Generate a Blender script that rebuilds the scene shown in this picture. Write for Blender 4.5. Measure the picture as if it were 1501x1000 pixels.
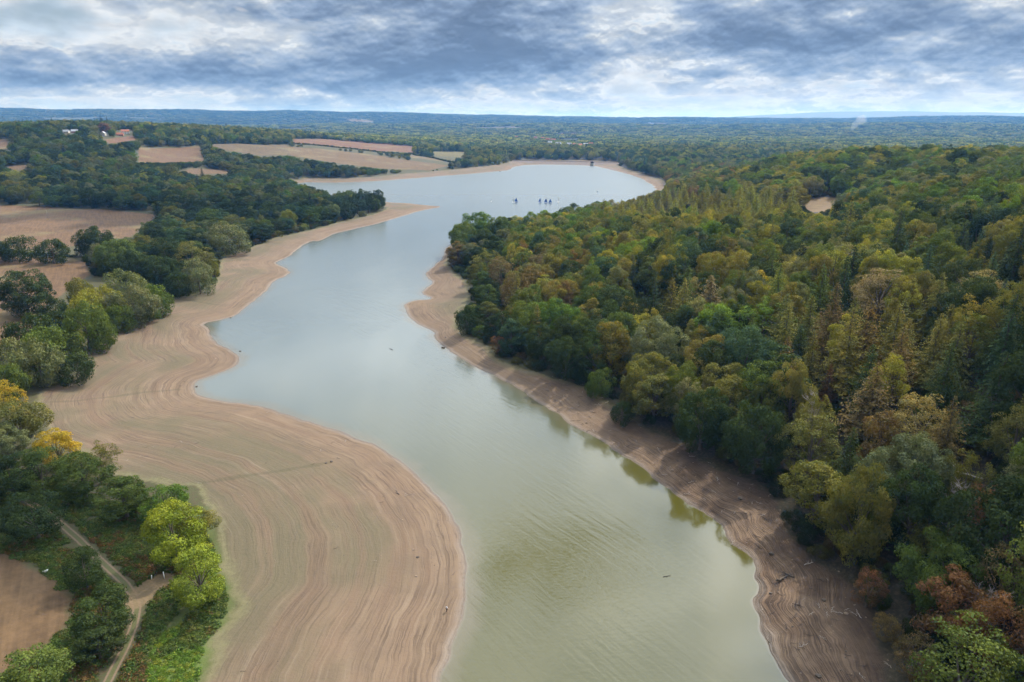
import bpy, math, random
import numpy as np
from mathutils import Vector, Matrix

random.seed(11)
S = bpy.context.scene
for o in list(bpy.data.objects):
    bpy.data.objects.remove(o)

# ------------------------------------------------------------------ camera
CAMZ = 110.0
F = 1000.0
HOR = 178.0
PITCH = math.atan((500 - HOR) / F)
cam = bpy.data.objects.new('camera', bpy.data.cameras.new('camera'))
S.collection.objects.link(cam)
cam.location = (0, 0, CAMZ)
cam.rotation_euler = (math.pi / 2 - PITCH, 0, 0)
cam.data.sensor_width = 36
cam.data.lens = 36 * F / 1501
cam.data.clip_start = 1
cam.data.clip_end = 90000
S.camera = cam

# ------------------------------------------------------------------ light
SUN_AZ = math.radians(38)      # to the right of straight ahead
SUN_EL = math.radians(47)
sdir = Vector((math.sin(SUN_AZ) * math.cos(SUN_EL), math.cos(SUN_AZ) * math.cos(SUN_EL), math.sin(SUN_EL)))
sun = bpy.data.objects.new('sun', bpy.data.lights.new('sun', 'SUN'))
S.collection.objects.link(sun)
sun.data.energy = 5.0
sun.data.angle = math.radians(0.9)
sun.data.color = (1.0, 0.93, 0.82)
sun.rotation_euler = sdir.to_track_quat('Z', 'Y').to_euler()

S.view_settings.view_transform = 'Standard'
S.view_settings.look = 'None'
S.view_settings.exposure = 0.02
S.view_settings.gamma = 1.0
S.view_settings.use_curve_mapping = False
S.render.engine = 'CYCLES'
S.cycles.use_denoising = True
S.cycles.max_bounces = 5
S.cycles.diffuse_bounces = 2
S.cycles.glossy_bounces = 2
S.cycles.transmission_bounces = 2
S.cycles.volume_bounces = 0
S.cycles.transparent_max_bounces = 4
S.cycles.sample_clamp_indirect = 3.0
S.cycles.caustics_reflective = False
S.cycles.caustics_refractive = False


class NT:
    """small helper for writing node trees"""
    def __init__(s, nt):
        s.nt = nt

    def n(s, kind, **kw):
        nd = s.nt.nodes.new(kind)
        for k, v in kw.items():
            if k.startswith('i_'):
                key = k[2:]
                key = int(key) if key.isdigit() else key.replace('_', ' ')
                s.set(nd.inputs[key], v)
            else:
                setattr(nd, k, v)
        return nd

    def set(s, sock, v):
        if isinstance(v, bpy.types.NodeSocket):
            s.nt.links.new(v, sock)
        else:
            if hasattr(sock.default_value, '__len__') and len(sock.default_value) == 4 and len(v) == 3:
                v = (*v, 1)
            sock.default_value = v

    def m(s, op, a, b=None, c=None, clamp=False):
        nd = s.nt.nodes.new('ShaderNodeMath')
        nd.operation = op
        nd.use_clamp = clamp
        for i, v in enumerate((a, b, c)):
            if v is not None:
                s.set(nd.inputs[i], v)
        return nd.outputs[0]

    def vm(s, op, a, b=None):
        nd = s.nt.nodes.new('ShaderNodeVectorMath')
        nd.operation = op
        s.set(nd.inputs[0], a)
        if b is not None:
            if op == 'SCALE':
                s.set(nd.inputs[3], b)
            else:
                s.set(nd.inputs[1], b)
        return nd.outputs['Value'] if op in ('LENGTH', 'DOT_PRODUCT', 'DISTANCE') else nd.outputs[0]

    def mix(s, f, a, b, blend='MIX'):
        nd = s.nt.nodes.new('ShaderNodeMix')
        nd.data_type = 'RGBA'
        nd.blend_type = blend
        s.set(nd.inputs[0], f)
        s.set(nd.inputs[6], a)
        s.set(nd.inputs[7], b)
        return nd.outputs[2]

    def ss(s, v, a, b, lo=0.0, hi=1.0):
        nd = s.nt.nodes.new('ShaderNodeMapRange')
        nd.interpolation_type = 'SMOOTHSTEP'
        s.set(nd.inputs[0], v)
        for i, x in enumerate((a, b, lo, hi)):
            s.set(nd.inputs[i + 1], x)
        return nd.outputs[0]

    def noise(s, vec, scale, detail=4, rough=.5, dist=0.0, lac=2.0):
        nd = s.nt.nodes.new('ShaderNodeTexNoise')
        s.set(nd.inputs['Vector'], vec)
        s.set(nd.inputs['Scale'], scale)
        nd.inputs['Detail'].default_value = detail
        nd.inputs['Roughness'].default_value = rough
        nd.inputs['Distortion'].default_value = dist
        nd.inputs['Lacunarity'].default_value = lac
        return nd.outputs['Fac']

    def comb(s, x, y, z=0.0):
        nd = s.nt.nodes.new('ShaderNodeCombineXYZ')
        for i, v in enumerate((x, y, z)):
            s.set(nd.inputs[i], v)
        return nd.outputs[0]

    def sep(s, v):
        nd = s.nt.nodes.new('ShaderNodeSeparateXYZ')
        s.set(nd.inputs[0], v)
        return nd.outputs

    def ramp(s, f, stops):
        nd = s.nt.nodes.new('ShaderNodeValToRGB')
        cr = nd.color_ramp
        while len(cr.elements) < len(stops):
            cr.elements.new(.5)
        for e, (p, c) in zip(cr.elements, stops):
            e.position = p
            e.color = (*c, 1)
        s.set(nd.inputs[0], f)
        return nd.outputs[0]

    def attr(s, name, kind='GEOMETRY'):
        nd = s.nt.nodes.new('ShaderNodeAttribute')
        nd.attribute_type = kind
        nd.attribute_name = name
        return nd


# ------------------------------------------------------------------ sky
def build_world():
    w = bpy.data.worlds.new('World')
    S.world = w
    w.use_nodes = True
    nt = w.node_tree
    nt.nodes.clear()
    N = NT(nt)
    out = N.n('ShaderNodeOutputWorld')
    bg = N.n('ShaderNodeBackground')
    bg.inputs[1].default_value = 0.076
    nt.links.new(bg.outputs[0], out.inputs[0])
    sky = N.n('ShaderNodeTexSky', sky_type='NISHITA')
    sky.sun_disc = False
    sky.sun_elevation = SUN_EL
    sky.sun_rotation = SUN_AZ
    sky.altitude = 100
    d = N.n('ShaderNodeTexCoord').outputs['Generated']
    dx, dy, dz = N.sep(d)
    z = N.m('MAXIMUM', dz, 0.0)
    zz = N.m('ADD', z, 0.055)
    uv = N.comb(N.m('DIVIDE', dx, zz), N.m('DIVIDE', dy, zz), 0.0)
    # anisotropic: cloud streets lie across the view
    big = N.noise(N.vm('MULTIPLY', uv, (.30, .42, 1)), 1.0, 3, .5, .3)
    det = N.noise(N.vm('ADD', N.vm('MULTIPLY', uv, (.8, 1.0, 1)), (5.3, 2.1, 0)), 1.3, 9, .58, .35)
    # billows in angular space keep their size near the horizon
    bv = N.vm('MULTIPLY', d, (5.0, 5.0, 10.5))
    bil = N.noise(bv, 1.5, 9, .52, .0)
    bil_up = N.noise(N.vm('ADD', bv, (.03, 0, .15)), 1.5, 9, .52, .0)
    puff = N.noise(N.vm('MULTIPLY', d, (6.5, 6.5, 15)), 5.5, 6, .58, .15)
    puff_up = N.noise(N.vm('MULTIPLY', N.vm('ADD', d, (.001, 0, .004)), (6.5, 6.5, 15)), 5.5, 6, .58, .15)
    relief = N.m('ADD', N.m('MULTIPLY', N.m('SUBTRACT', bil, bil_up), 2.6), N.m('MULTIPLY', N.m('SUBTRACT', puff, puff_up), .9))
    cov = N.m('ADD', N.m('MULTIPLY', big, .55), N.m('ADD', N.m('ADD', N.m('MULTIPLY', det, .12), .165), N.m('ADD', N.m('MULTIPLY', N.m('SUBTRACT', bil, .5), 1.05), N.m('ADD', .42, N.m('MULTIPLY', N.m('SUBTRACT', puff, .5), .22)))))   # about .9
    # where the large cloud masses and gaps stand
    def blob(px, py, rx, ry, wgt):
        p = dirpx(px, py)
        v = N.vm('MULTIPLY', N.vm('SUBTRACT', d, tuple(p)), (1000 / rx, 600 / rx, 1000 / ry))
        return N.m('MULTIPLY', N.ss(N.vm('LENGTH', v), 0.1, 1.6, 1, 0), wgt * 1.6)
    for b in ((620, 45, 330, 75, .22), (780, 100, 260, 45, .12), (1290, 70, 330, 62, .24), (940, 55, 70, 70, -.26), (120, 50, 260, 62, -.20),
              (60, 100, 350, 24, .16), (330, 105, 300, 30, .18), (420, 30, 90, 60, -.1), (1040, 130, 260, 26, -.1), (600, 110, 200, 28, .05),
              (930, 100, 80, 30, -.10), (1150, 10, 200, 40, .1), (1480, 20, 120, 30, -.05), (1300, 130, 240, 28, -.1), (560, 5, 260, 30, .06)):
        cov = N.m('ADD', cov, blob(*b))
    # paler and thinner towards the horizon
    low = N.ss(dz, .012, .062, 1, 0)
    cov = N.m('SUBTRACT', cov, N.m('MULTIPLY', low, .08))
    shade = N.m('SUBTRACT', cov, N.m('MULTIPLY', relief, N.ss(cov, .7, 1.0, .25, 1)))
    col = N.ramp(N.m('DIVIDE', N.m('SUBTRACT', shade, .62), .90, clamp=True), (
        (0.0, (.70, .82, .93)), (.20, (.92, .96, .99)), (.24, (.74, .80, .86)), (.40, (.52, .61, .73)), (.58, (.36, .455, .61)), (.78, (.25, .335, .485)), (1.0, (.175, .235, .345))))
    fl = N.noise(N.vm('MULTIPLY', d, (9, 9, 26)), 2.6, 7, .58, .2)
    col = N.vm('SCALE', col, N.ss(fl, .32, .68, .90, 1.12))
    # crisp bright rims
    rim = N.ss(N.noise(N.vm('MULTIPLY', d, (9, 9, 30)), 2.2, 7, .62, .6), .52, .72)
    edge = N.m('MULTIPLY', N.ss(cov, .74, .86), N.ss(cov, .92, 1.06, 1, 0))
    col = N.mix(N.m('MULTIPLY', N.m('MULTIPLY', rim, edge), .45), col, (.93, .93, .91))
    # veil of light towards the horizon
    col = N.mix(N.m('MULTIPLY', N.ss(dz, -.01, .05, 1, 0), .5), col, (.62, .71, .78))
    # clouds light up round the sun, above the picture
    sd = N.m('MAXIMUM', N.vm('DOT_PRODUCT', d, tuple(sdir)), 0.0)
    glow = N.m('ADD', N.m('MULTIPLY', N.m('MULTIPLY', N.m('POWER', sd, 3.2), 6.0), N.ss(dz, .12, .33)), N.ss(dz, .11, .4, .92, 1.0))
    col = N.vm('SCALE', col, N.m('MULTIPLY', glow, 11.3))
    col = N.mix(N.m('MAXIMUM', N.ss(cov, .50, .72, .35, 1), N.ss(dz, .10, .03)), sky.outputs[0], col)
    nt.links.new(col, bg.inputs[0])


def dirpx(px, py):
    a = (px - 750.5) / F
    b = (500 - py) / F
    v = np.array([a, math.cos(PITCH) + b * math.sin(PITCH), -math.sin(PITCH) + b * math.cos(PITCH)])
    return v / np.linalg.norm(v)


build_world()

# ------------------------------------------------------------------ numeric helpers
rng = np.random.default_rng(5)
TAB = rng.random((8, 256, 256))


def vnoise(x, y, k=0):
    xi = np.floor(x).astype(np.int64)
    yi = np.floor(y).astype(np.int64)
    fx = x - xi
    fy = y - yi
    fx = fx * fx * (3 - 2 * fx)
    fy = fy * fy * (3 - 2 * fy)
    T = TAB[k]
    a = T[xi & 255, yi & 255]
    b = T[(xi + 1) & 255, yi & 255]
    c = T[xi & 255, (yi + 1) & 255]
    e = T[(xi + 1) & 255, (yi + 1) & 255]
    return (a * (1 - fx) + b * fx) * (1 - fy) + (c * (1 - fx) + e * fx) * fy


def fbm(x, y, k=0, oct=4):
    s = 0
    a = 1.0
    t = 0
    for i in range(oct):
        s = s + a * vnoise(x * 2 ** i + 17.3 * i, y * 2 ** i + 5.1 * i, k)
        t += a
        a *= .5
    return s / t


def sstep(x, a, b):
    t = np.clip((x - a) / (b - a), 0, 1)
    return t * t * (3 - 2 * t)


def pxplane(pts, z=0.0):
    out = []
    for px, py in pts:
        d = dirpx(px, py)
        t = (z - CAMZ) / d[2]
        out.append((d[0] * t, d[1] * t))
    return out


def chaikin(p, n=1, closed=True):
    p = np.array(p, float)
    for _ in range(n):
        q = np.roll(p, -1, 0)
        p = np.stack([p * .75 + q * .25, p * .25 + q * .75], 1).reshape(-1, 2)
    return p


def sdf(poly, P):
    """signed distance, positive inside"""
    poly = np.asarray(poly, float)
    A = poly
    B = np.roll(poly, -1, 0)
    out = np.empty(len(P))
    for s in range(0, len(P), 8000):
        q = P[s:s + 8000]
        px = q[:, 0:1]
        py = q[:, 1:2]
        ex = (B - A)[:, 0][None]
        ey = (B - A)[:, 1][None]
        wx = px - A[:, 0][None]
        wy = py - A[:, 1][None]
        t = np.clip((wx * ex + wy * ey) / (ex * ex + ey * ey + 1e-12), 0, 1)
        d2 = (wx - ex * t) ** 2 + (wy - ey * t) ** 2
        d = np.sqrt(d2.min(1))
        c1 = (A[:, 1][None] <= py) & (B[:, 1][None] > py)
        c2 = (A[:, 1][None] > py) & (B[:, 1][None] <= py)
        cr = ex * wy - ey * wx
        wn = (c1 & (cr > 0)).sum(1) - (c2 & (cr < 0)).sum(1)
        out[s:s + 8000] = np.where(wn != 0, d, -d)
    return out


def polydist(line, P):
    line = np.asarray(line, float)
    A = line[:-1]
    B = line[1:]
    best = np.full(len(P), 1e9)
    for a, b in zip(A, B):
        e = b - a
        w = P - a
        t = np.clip((w @ e) / (e @ e + 1e-12), 0, 1)
        best = np.minimum(best, np.hypot(w[:, 0] - e[0] * t, w[:, 1] - e[1] * t))
    return best


def inpoly(poly, x, y):
    poly = np.asarray(poly, float)
    A = poly
    B = np.roll(poly, -1, 0)
    x = np.asarray(x)[:, None]
    y = np.asarray(y)[:, None]
    c = ((A[:, 1] > y) != (B[:, 1] > y)) & (x < (B[:, 0] - A[:, 0]) * (y - A[:, 1]) / (B[:, 1] - A[:, 1] + 1e-12) + A[:, 0])
    return c.sum(1) % 2 == 1


# ------------------------------------------------------------------ outlines of the place
SHORE_PX = [
    (640, 1020), (641, 1000), (652, 965), (668, 930), (682, 900), (688, 860), (688, 820), (676, 780), (660, 750), (640, 722), (612, 695), (585, 675),
    (555, 655), (520, 640), (480, 625), (440, 612), (400, 600), (360, 593), (320, 588), (295, 582), (284, 572), (288, 560), (310, 553), (335, 542),
    (352, 532), (353, 522), (340, 513), (322, 505), (308, 495), (305, 482), (299, 474), (320, 470), (345, 463), (360, 450), (375, 440), (388, 430),
    (393, 418), (405, 410), (420, 405), (428, 397), (405, 387), (408, 383), (423, 377), (440, 362), (457, 353), (468, 354), (480, 348), (492, 342), (520, 336), (560, 326),
    (592, 316), (624, 307), (652, 303), (624, 301), (596, 298), (572, 297), (540, 294), (500, 290), (470, 286), (440, 281), (424, 274), (440, 267), (480, 268), (530, 267),
    (600, 262), (660, 257), (700, 254), (730, 251), (746, 250), (752, 245), (770, 241.8), (800, 241.4), (840, 241.6), (872, 243.4), (884, 246), (900, 250),
    (920, 255), (940, 262), (958, 272), (962, 280), (940, 290), (900, 303), (850, 318), (790, 330), (730, 340), (690, 346), (662, 356), (652, 368),
    (649, 380), (636, 390), (625, 399), (625, 406), (634, 415), (622, 424), (618, 430), (628, 435), (634, 439), (610, 440), (599, 443), (592, 447), (597, 456), (602, 465), (612, 474), (623, 480),
    (637, 487), (636, 494), (639, 501), (650, 509), (670, 519), (700, 539), (745, 558), (772, 576), (793, 594), (815, 610), (850, 632), (880, 650),
    (920, 672), (950, 690), (975, 705), (1000, 735), (1030, 753), (1060, 766), (1070, 782), (1085, 800), (1105, 815), (1115, 830), (1118, 850),
    (1110, 872), (1104, 886), (1125, 915), (1140, 945), (1155, 975), (1166, 1000), (1172, 1020)]
shore = pxplane(SHORE_PX, 0.0)
shore = shore + [(44, 90), (40, 60), (20, 20), (-10, -40), (-40, -40), (-30, 20), (-18, 70), (-14, 95)]
WATER = chaikin(shore, 1)

VL_PX = [(230, 1100), (250, 1050), (290, 1005), (300, 985), (318, 940), (330, 900), (334, 880), (335, 850), (310, 790), (300, 745), (270, 712), (200, 705), (150, 690), (65, 640),
         (60, 605), (45, 585), (60, 572), (100, 557), (138, 542), (120, 512), (150, 505), (160, 490), (190, 475), (240, 457), (245, 437), (285, 432), (312, 420),
         (320, 400), (318, 385), (340, 372), (385, 358), (395, 350), (430, 344), (470, 334), (500, 325), (540, 317), (572, 305), (556, 302), (520, 294), (480, 289),
         (440, 283), (415, 274), (440, 261), (480, 262), (530, 261.5), (600, 254), (655, 250), (700, 245), (735, 241.5), (748, 237.5), (760, 234.6)]
VR_PX = [(905, 236), (903, 241), (915, 247), (940, 254), (958, 260), (978, 266), (976, 276), (960, 286), (900, 308), (850, 322), (790, 334), (735, 343), (698, 350), (672, 360), (660, 372),
         (655, 387), (668, 400), (686, 419), (689, 438), (679, 446), (670, 467), (669, 480), (677, 492), (693, 497), (706, 504), (723, 521), (740, 531), (790, 549),
         (840, 559), (870, 573), (905, 598), (950, 628), (1000, 653), (1040, 683), (1090, 698), (1140, 728), (1150, 778), (1190, 818), (1230, 843), (1260, 880),
         (1290, 925), (1315, 1000), (1335, 1060)]
vl = pxplane(VL_PX, 3.0)
vr = pxplane(VR_PX, 3.0)
VEG = np.array(vl + [(60, 2150)] + vr + [(90, 60), (120, 0), (200, -200), (3000, -400), (30000, 3000), (40000, 45000), (-40000, 45000), (-30000, 3000),
                                         (-3000, -400), (-300, -200), (-140, 0), (-110, 60)])
# drop the step between the two banks: the dam crest closes the ring
VEG = np.array(vl + vr + [(95, 70), (120, 0), (200, -200), (3000, -400), (32000, 3000), (40000, 45000), (-40000, 45000), (-32000, 3000),
                          (-3000, -400), (-300, -200), (-150, 0), (-115, 70)])
# ring order: left bank going away, across the dam, right bank coming back, round the outside
if True:
    VEG = chaikin(VEG, 1)

FIELDS_PX = [
    ('f1', (.36, .235, .15), [(-60, 300), (70, 303), (150, 307), (228, 315), (214, 330), (192, 347), (160, 352), (138, 345), (124, 358), (70, 366), (-60, 362)]),
    ('f2', (.35, .23, .145), [(-60, 376), (105, 378), (125, 385), (133, 402), (112, 418), (80, 440), (60, 466), (45, 485), (25, 500), (-60, 520)]),
    ('f3', (.33, .225, .14), [(-90, 800), (0, 812), (30, 822), (75, 850), (104, 880), (92, 920), (60, 955), (20, 985), (-90, 1000)]),
    ('f4', (.34, .215, .13), [(203, 216), (292, 214), (302, 235), (203, 240)]),
    ('f5', (.29, .22, .13), [(308, 212), (420, 212), (428, 226), (380, 228), (330, 220)]),
    ('f6', (.36, .19, .11), [(430, 204), (500, 205), (560, 208), (604, 213), (606, 224), (560, 222), (500, 217), (430, 210)]),
    ('f7', (.34, .24, .14), [(412, 215), (470, 218), (540, 226), (600, 235), (658, 243), (630, 250), (560, 247), (500, 240), (450, 232), (420, 226)]),
    ('f8', (.34, .23, .14), [(280, 247), (338, 250), (332, 255), (262, 254)]),
    ('f9', (.34, .23, .15), [(-60, 203), (10, 205), (14, 218), (-60, 222)]),
    ('f10', (.30, .28, .11), [(632, 222), (682, 223), (680, 231), (640, 229)]),
    ('f11', (.34, .27, .16), [(606, 226), (650, 234), (690, 240), (640, 236), (600, 231)]),
    ('f12', (.34, .24, .15), [(12, 243), (46, 242), (32, 249), (10, 249)]),
    ('f13', (.45, .33, .19), [(1176, 292), (1200, 289), (1232, 290), (1230, 302), (1212, 311), (1190, 311), (1178, 304)]),
    ('f14', (.36, .20, .12), [(150, 205), (196, 199), (200, 205), (160, 210)]),
    ('f15', (.38, .27, .17), [(812, 195.5), (862, 195), (862, 199), (815, 200)]),
    ('f16', (.42, .30, .17), [(960, 211), (973, 211), (974, 214), (960, 214)]),
    ('f17', (.40, .32, .2), [(1112, 221), (1136, 221), (1136, 226), (1116, 225)]),
]
TRACK_PX = [(40, 735), (70, 752), (92, 770), (115, 790), (140, 815), (165, 838), (183, 855), (195, 872), (201, 892), (196, 918), (184, 948), (170, 975), (155, 1005), (135, 1040)]
SPUR_PX = [(201, 885), (212, 868), (225, 858), (238, 850)]
GREEN_PX = [(300, 745), (340, 860), (340, 900), (322, 945), (300, 990), (285, 1020), (210, 1060), (225, 960), (260, 900), (300, 870), (280, 800), (210, 745)]

# ------------------------------------------------------------------ land form
CTRL = [(30, 335, 12), (200, 350, 9), (100, 400, 8), (50, 450, 7), (15, 800, 6), (100, 900, 5), (-60, 600, 8), (150, 620, 4), (200, 330, 10),
        (100, 282, 20), (260, 300, 14), (300, 270, 16), (400, 300, 8), (350, 340, 6), (450, 300, 6), (250, 252, 30), (250, 230, 42), (400, 225, 40), (350, 245, 30),
        (450, 212, 50), (500, 228, 30), (650, 240, 12), (560, 246, 10), (100, 207, 76), (250, 202, 74), (0, 193, 88), (150, 192, 90), (400, 196, 68), (600, 220, 25), (560, 200, 40),
        (-100, 250, 40), (-150, 400, 12), (-200, 800, 12), (700, 215, 12), (800, 215, 12), (900, 210, 14), (750, 200, 12), (950, 200, 15), (1050, 205, 15), (1100, 195, 10),
        (740, 450, 9), (790, 400, 12), (740, 370, 8), (860, 365, 17), (930, 400, 22), (1000, 460, 22), (900, 480, 14), (980, 560, 12), (1100, 600, 16), (1100, 480, 26), (1200, 680, 16), (1200, 540, 27),
        (1080, 380, 30), (1000, 330, 24), (880, 335, 12), (1205, 300, 35), (1100, 310, 30), (1320, 520, 34), (1300, 780, 20), (1450, 720, 32), (1420, 930, 20), (1600, 900, 38), (1600, 600, 50), (1420, 420, 45), (1550, 400, 56),
        (1280, 350, 40), (1250, 243, 60), (1100, 255, 30), (1450, 240, 64), (1600, 240, 64), (1010, 262, 14), (980, 236, 22), (1040, 228, 20), (1150, 238, 46), (1400, 200, 18), (1600, 200, 20), (1200, 198, 14)]


def azr(x, y):
    return np.arctan2(x, np.maximum(y, 1)), np.log(np.hypot(x, y) / 100.0)


cw = []
for px, py, z in CTRL:
    d = dirpx(px, py)
    t = (z - CAMZ) / d[2]
    if t < 0:
        t = 6000
    cw.append((d[0] * t, d[1] * t, z))
for az in (-60, -30, 0, 30, 60):
    cw.append((6500 * math.sin(math.radians(az)), 6500 * math.cos(math.radians(az)), 18))
for az_, r_, z_ in ((15, 1250, 10), (20, 1350, 12), (26, 1350, 16), (32, 1400, 20), (38, 1500, 24), (22, 1700, 10), (32, 1900, 12)):
    cw.append((r_ * math.sin(math.radians(az_)), r_ * math.cos(math.radians(az_)), z_))
for x, y, z in ((-300, 60, 15), (-150, -60, 8), (300, 60, 30), (200, -60, 15), (0, 40, 5), (-1500, 600, 60), (1500, 600, 60)):
    cw.append((x, y, z))
cw = np.array(cw)
cu, cv = azr(cw[:, 0], cw[:, 1])
CU = np.stack([cu * 1.6, cv], 1)


def tpsk(r2):
    return np.where(r2 > 0, .5 * r2 * np.log(r2 + 1e-12), 0)


K = tpsk(((CU[:, None] - CU[None]) ** 2).sum(2)) + np.eye(len(CU)) * .004
Pm = np.c_[np.ones(len(CU)), CU]
Lm = np.block([[K, Pm], [Pm.T, np.zeros((3, 3))]])
sol = np.linalg.solve(Lm, np.r_[cw[:, 2], 0, 0, 0])


def tps(x, y):
    u, v = azr(x, y)
    U = np.stack([u * 1.6, v], 1)
    out = sol[-3] + U @ sol[-2:]
    for i in range(len(CU)):
        out = out + sol[i] * tpsk((U[:, 0] - CU[i, 0]) ** 2 + (U[:, 1] - CU[i, 1]) ** 2)
    return out


def ground(P):
    """height, signed distance to water (positive on land), signed distance into vegetated land"""
    P = np.asarray(P, float)
    x, y = P[:, 0], P[:, 1]
    r = np.hypot(x, y)
    near = r < 2400
    dw = np.full(len(P), 900.0)
    dv = np.full(len(P), 700.0)
    if near.any():
        dw[near] = -sdf(WATER, P[near])
        dv[near] = sdf(VEG, P[near])
        xn, yn = x[near], y[near]
        dw[near] += ((fbm(xn / 7, yn / 7, 6, 3) - .5) * 2.6 + (fbm(xn / 22, yn / 22, 4, 2) - .5) * 4.0) * np.where(xn > 10, 1.5, .8)
        dv[near] += (fbm(xn / 12, yn / 12, 7, 3) - .5) * 5.0
    T = np.clip(tps(x, y), 4.2, 130)
    T = T + (fbm(x / 90, y / 90, 1, 3) - .5) * 6 * sstep(r, 100, 900)
    wf = sstep(r, 2600, 5000)
    az = np.degrees(np.arctan2(x, y))
    farh = 14 + 45 * (fbm(x / 1400, y / 1400, 2, 3) - .4)
    # wooded ridges on the skyline
    def ridge(dist, width, hgt):
        return hgt * np.exp(-((r - dist) / width) ** 2)
    nz = fbm(az / 4.2 + 40, r * 0 + 3.3, 3, 5) - .5
    nz2 = fbm(az / 2.2 + 10, r * 0 + 8.3, 4, 5) - .5
    lift = np.interp(az, [-60, -40, -33, -20, -8, 0, 8, 20, 30, 60], [15, 15, 14.5, 12.5, 9.5, 5.5, 3.2, 3.5, 2.6, 2])
    r1 = ridge(11000, 2600, 95 + 11 * lift * .95 + nz * 46)
    r2 = ridge(6800, 1200, 55 + 2.5 * lift + nz2 * 40) * (.5 + .5 * sstep(az, -30, 20))
    downs = np.interp(az, [-60, 5, 12, 17, 22, 27, 33, 60], [0, 0, 3, 5, 10, 11, 9, 6])
    r3 = ridge(22500, 2500, 110 + 22.5 * downs + nz2 * 70 * (downs > 1))
    farh = farh + np.maximum(np.maximum(r1, r2), r3)
    T = T * (1 - wf) + farh * wf
    T = np.maximum(T, 3.6)
    t = np.clip(dw / np.maximum(dw + np.maximum(-dv, 0) + .01, .01), 0, 1)
    hb = 3.2 * (1 - (1 - t) ** 1.25)
    hb = hb + .10 * (fbm(x / 9, y / 9, 5, 3) - .5) * sstep(dw, 0, 8)
    hv = 3.2 + (1 - np.exp(-np.maximum(dv, 0) / 55)) * (T - 3.2)
    h = np.where(dv > 0, hv, hb)
    h = np.where(dw < 0, np.maximum(dw * .10, -3.0), h)
    return h, dw, dv


def hit(pts, off=0.0):
    """points of the land that lie under given sight lines (off: height above the land)"""
    pts = np.asarray(pts, float)
    off = np.broadcast_to(np.asarray(off, float), (len(pts),))
    D = np.array([dirpx(*p) for p in pts])
    ts = np.geomspace(70, 14000, 300)
    lo = np.zeros(len(pts)) + 70
    hi = np.zeros(len(pts)) + 14000
    done = np.zeros(len(pts), bool)
    PP = D[:, None, :2] * ts[None, :, None]
    ZZ = CAMZ + D[:, None, 2] * ts[None]
    H = ground(PP.reshape(-1, 2))[0].reshape(len(pts), -1)
    under = ZZ < np.maximum(H, 0) + off[:, None]
    for i in range(len(pts)):
        k = np.argmax(under[i]) if under[i].any() else len(ts) - 1
        hi[i] = ts[k]
        lo[i] = ts[max(k - 1, 0)]
    for _ in range(9):
        mid = (lo + hi) / 2
        q = D[:, :2] * mid[:, None]
        zz = CAMZ + D[:, 2] * mid
        u = zz < np.maximum(ground(q)[0], 0) + off
        hi = np.where(u, mid, hi)
        lo = np.where(u, lo, mid)
    q = D[:, :2] * hi[:, None]
    return np.c_[q, np.maximum(ground(q)[0], 0)]


def topx(P):
    P = np.atleast_2d(P)
    x, y, z = P[:, 0], P[:, 1], P[:, 2] - CAMZ
    dep = y * math.cos(PITCH) - z * math.sin(PITCH)
    up = y * math.sin(PITCH) + z * math.cos(PITCH)
    return 750.5 + F * x / dep, 500 - F * up / dep, dep


allf = [p for f in FIELDS_PX for p in f[2]]
hf = hit(allf)
FIELDS = []
i = 0
for nme, col, pl in FIELDS_PX:
    FIELDS.append((nme, col, hf[i:i + len(pl), :2], pl))
    i += len(pl)
TRACK = chaikin(hit(TRACK_PX)[:, :2], 0)
SPUR = hit(SPUR_PX)[:, :2]
GREEN = hit(GREEN_PX)[:, :2]

# ------------------------------------------------------------------ terrain mesh
azs = np.radians(np.concatenate([np.linspace(-75, -42, 50)[:-1], np.linspace(-42, 42, 520), np.linspace(42, 75, 50)[1:]]))
rs = np.concatenate([np.geomspace(45, 90, 50)[:-1], np.geomspace(90, 900, 430)[:-1], np.geomspace(900, 3000, 150)[:-1], np.geomspace(3000, 30000, 190)])
RR, AA = np.meshgrid(rs, azs, indexing='ij')
GP = np.stack([RR * np.sin(AA), RR * np.cos(AA)], 2).reshape(-1, 2)
GH, GDW, GDV = ground(GP)
nr, na = RR.shape
idx = np.arange(nr * na).reshape(nr, na)
quads = np.stack([idx[:-1, :-1], idx[:-1, 1:], idx[1:, 1:], idx[1:, :-1]], 2).reshape(-1, 4)[:, ::-1]


def mesh_np(name, V, Q, attrs=None, smooth=False):
    me = bpy.data.meshes.new(name)
    V = np.asarray(V, np.float32)
    Q = np.asarray(Q, np.int32)
    k = Q.shape[1]
    me.vertices.add(len(V))
    me.vertices.foreach_set('co', V.ravel())
    me.loops.add(len(Q) * k)
    me.loops.foreach_set('vertex_index', Q.ravel())
    me.polygons.add(len(Q))
    me.polygons.foreach_set('loop_start', np.arange(0, len(Q) * k, k, dtype=np.int32))
    me.polygons.foreach_set('loop_total', np.full(len(Q), k, np.int32))
    if smooth:
        me.polygons.foreach_set('use_smooth', np.ones(len(Q), bool))
    for nm, (typ, arr) in (attrs or {}).items():
        a = me.attributes.new(nm, typ, 'POINT')
        if typ == 'FLOAT':
            a.data.foreach_set('value', np.asarray(arr, np.float32).ravel())
        elif typ == 'INT':
            a.data.foreach_set('value', np.asarray(arr, np.int32).ravel())
        elif typ == 'FLOAT_COLOR':
            a.data.foreach_set('color', np.asarray(arr, np.float32).ravel())
        elif typ == 'FLOAT_VECTOR':
            a.data.foreach_set('vector', np.asarray(arr, np.float32).ravel())
    me.update(calc_edges=True)
    me.validate()
    return me


def link(o, parent=None, **props):
    S.collection.objects.link(o)
    if parent is not None:
        o.parent = parent
    for k, v in props.items():
        o[k] = v
    return o


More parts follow.
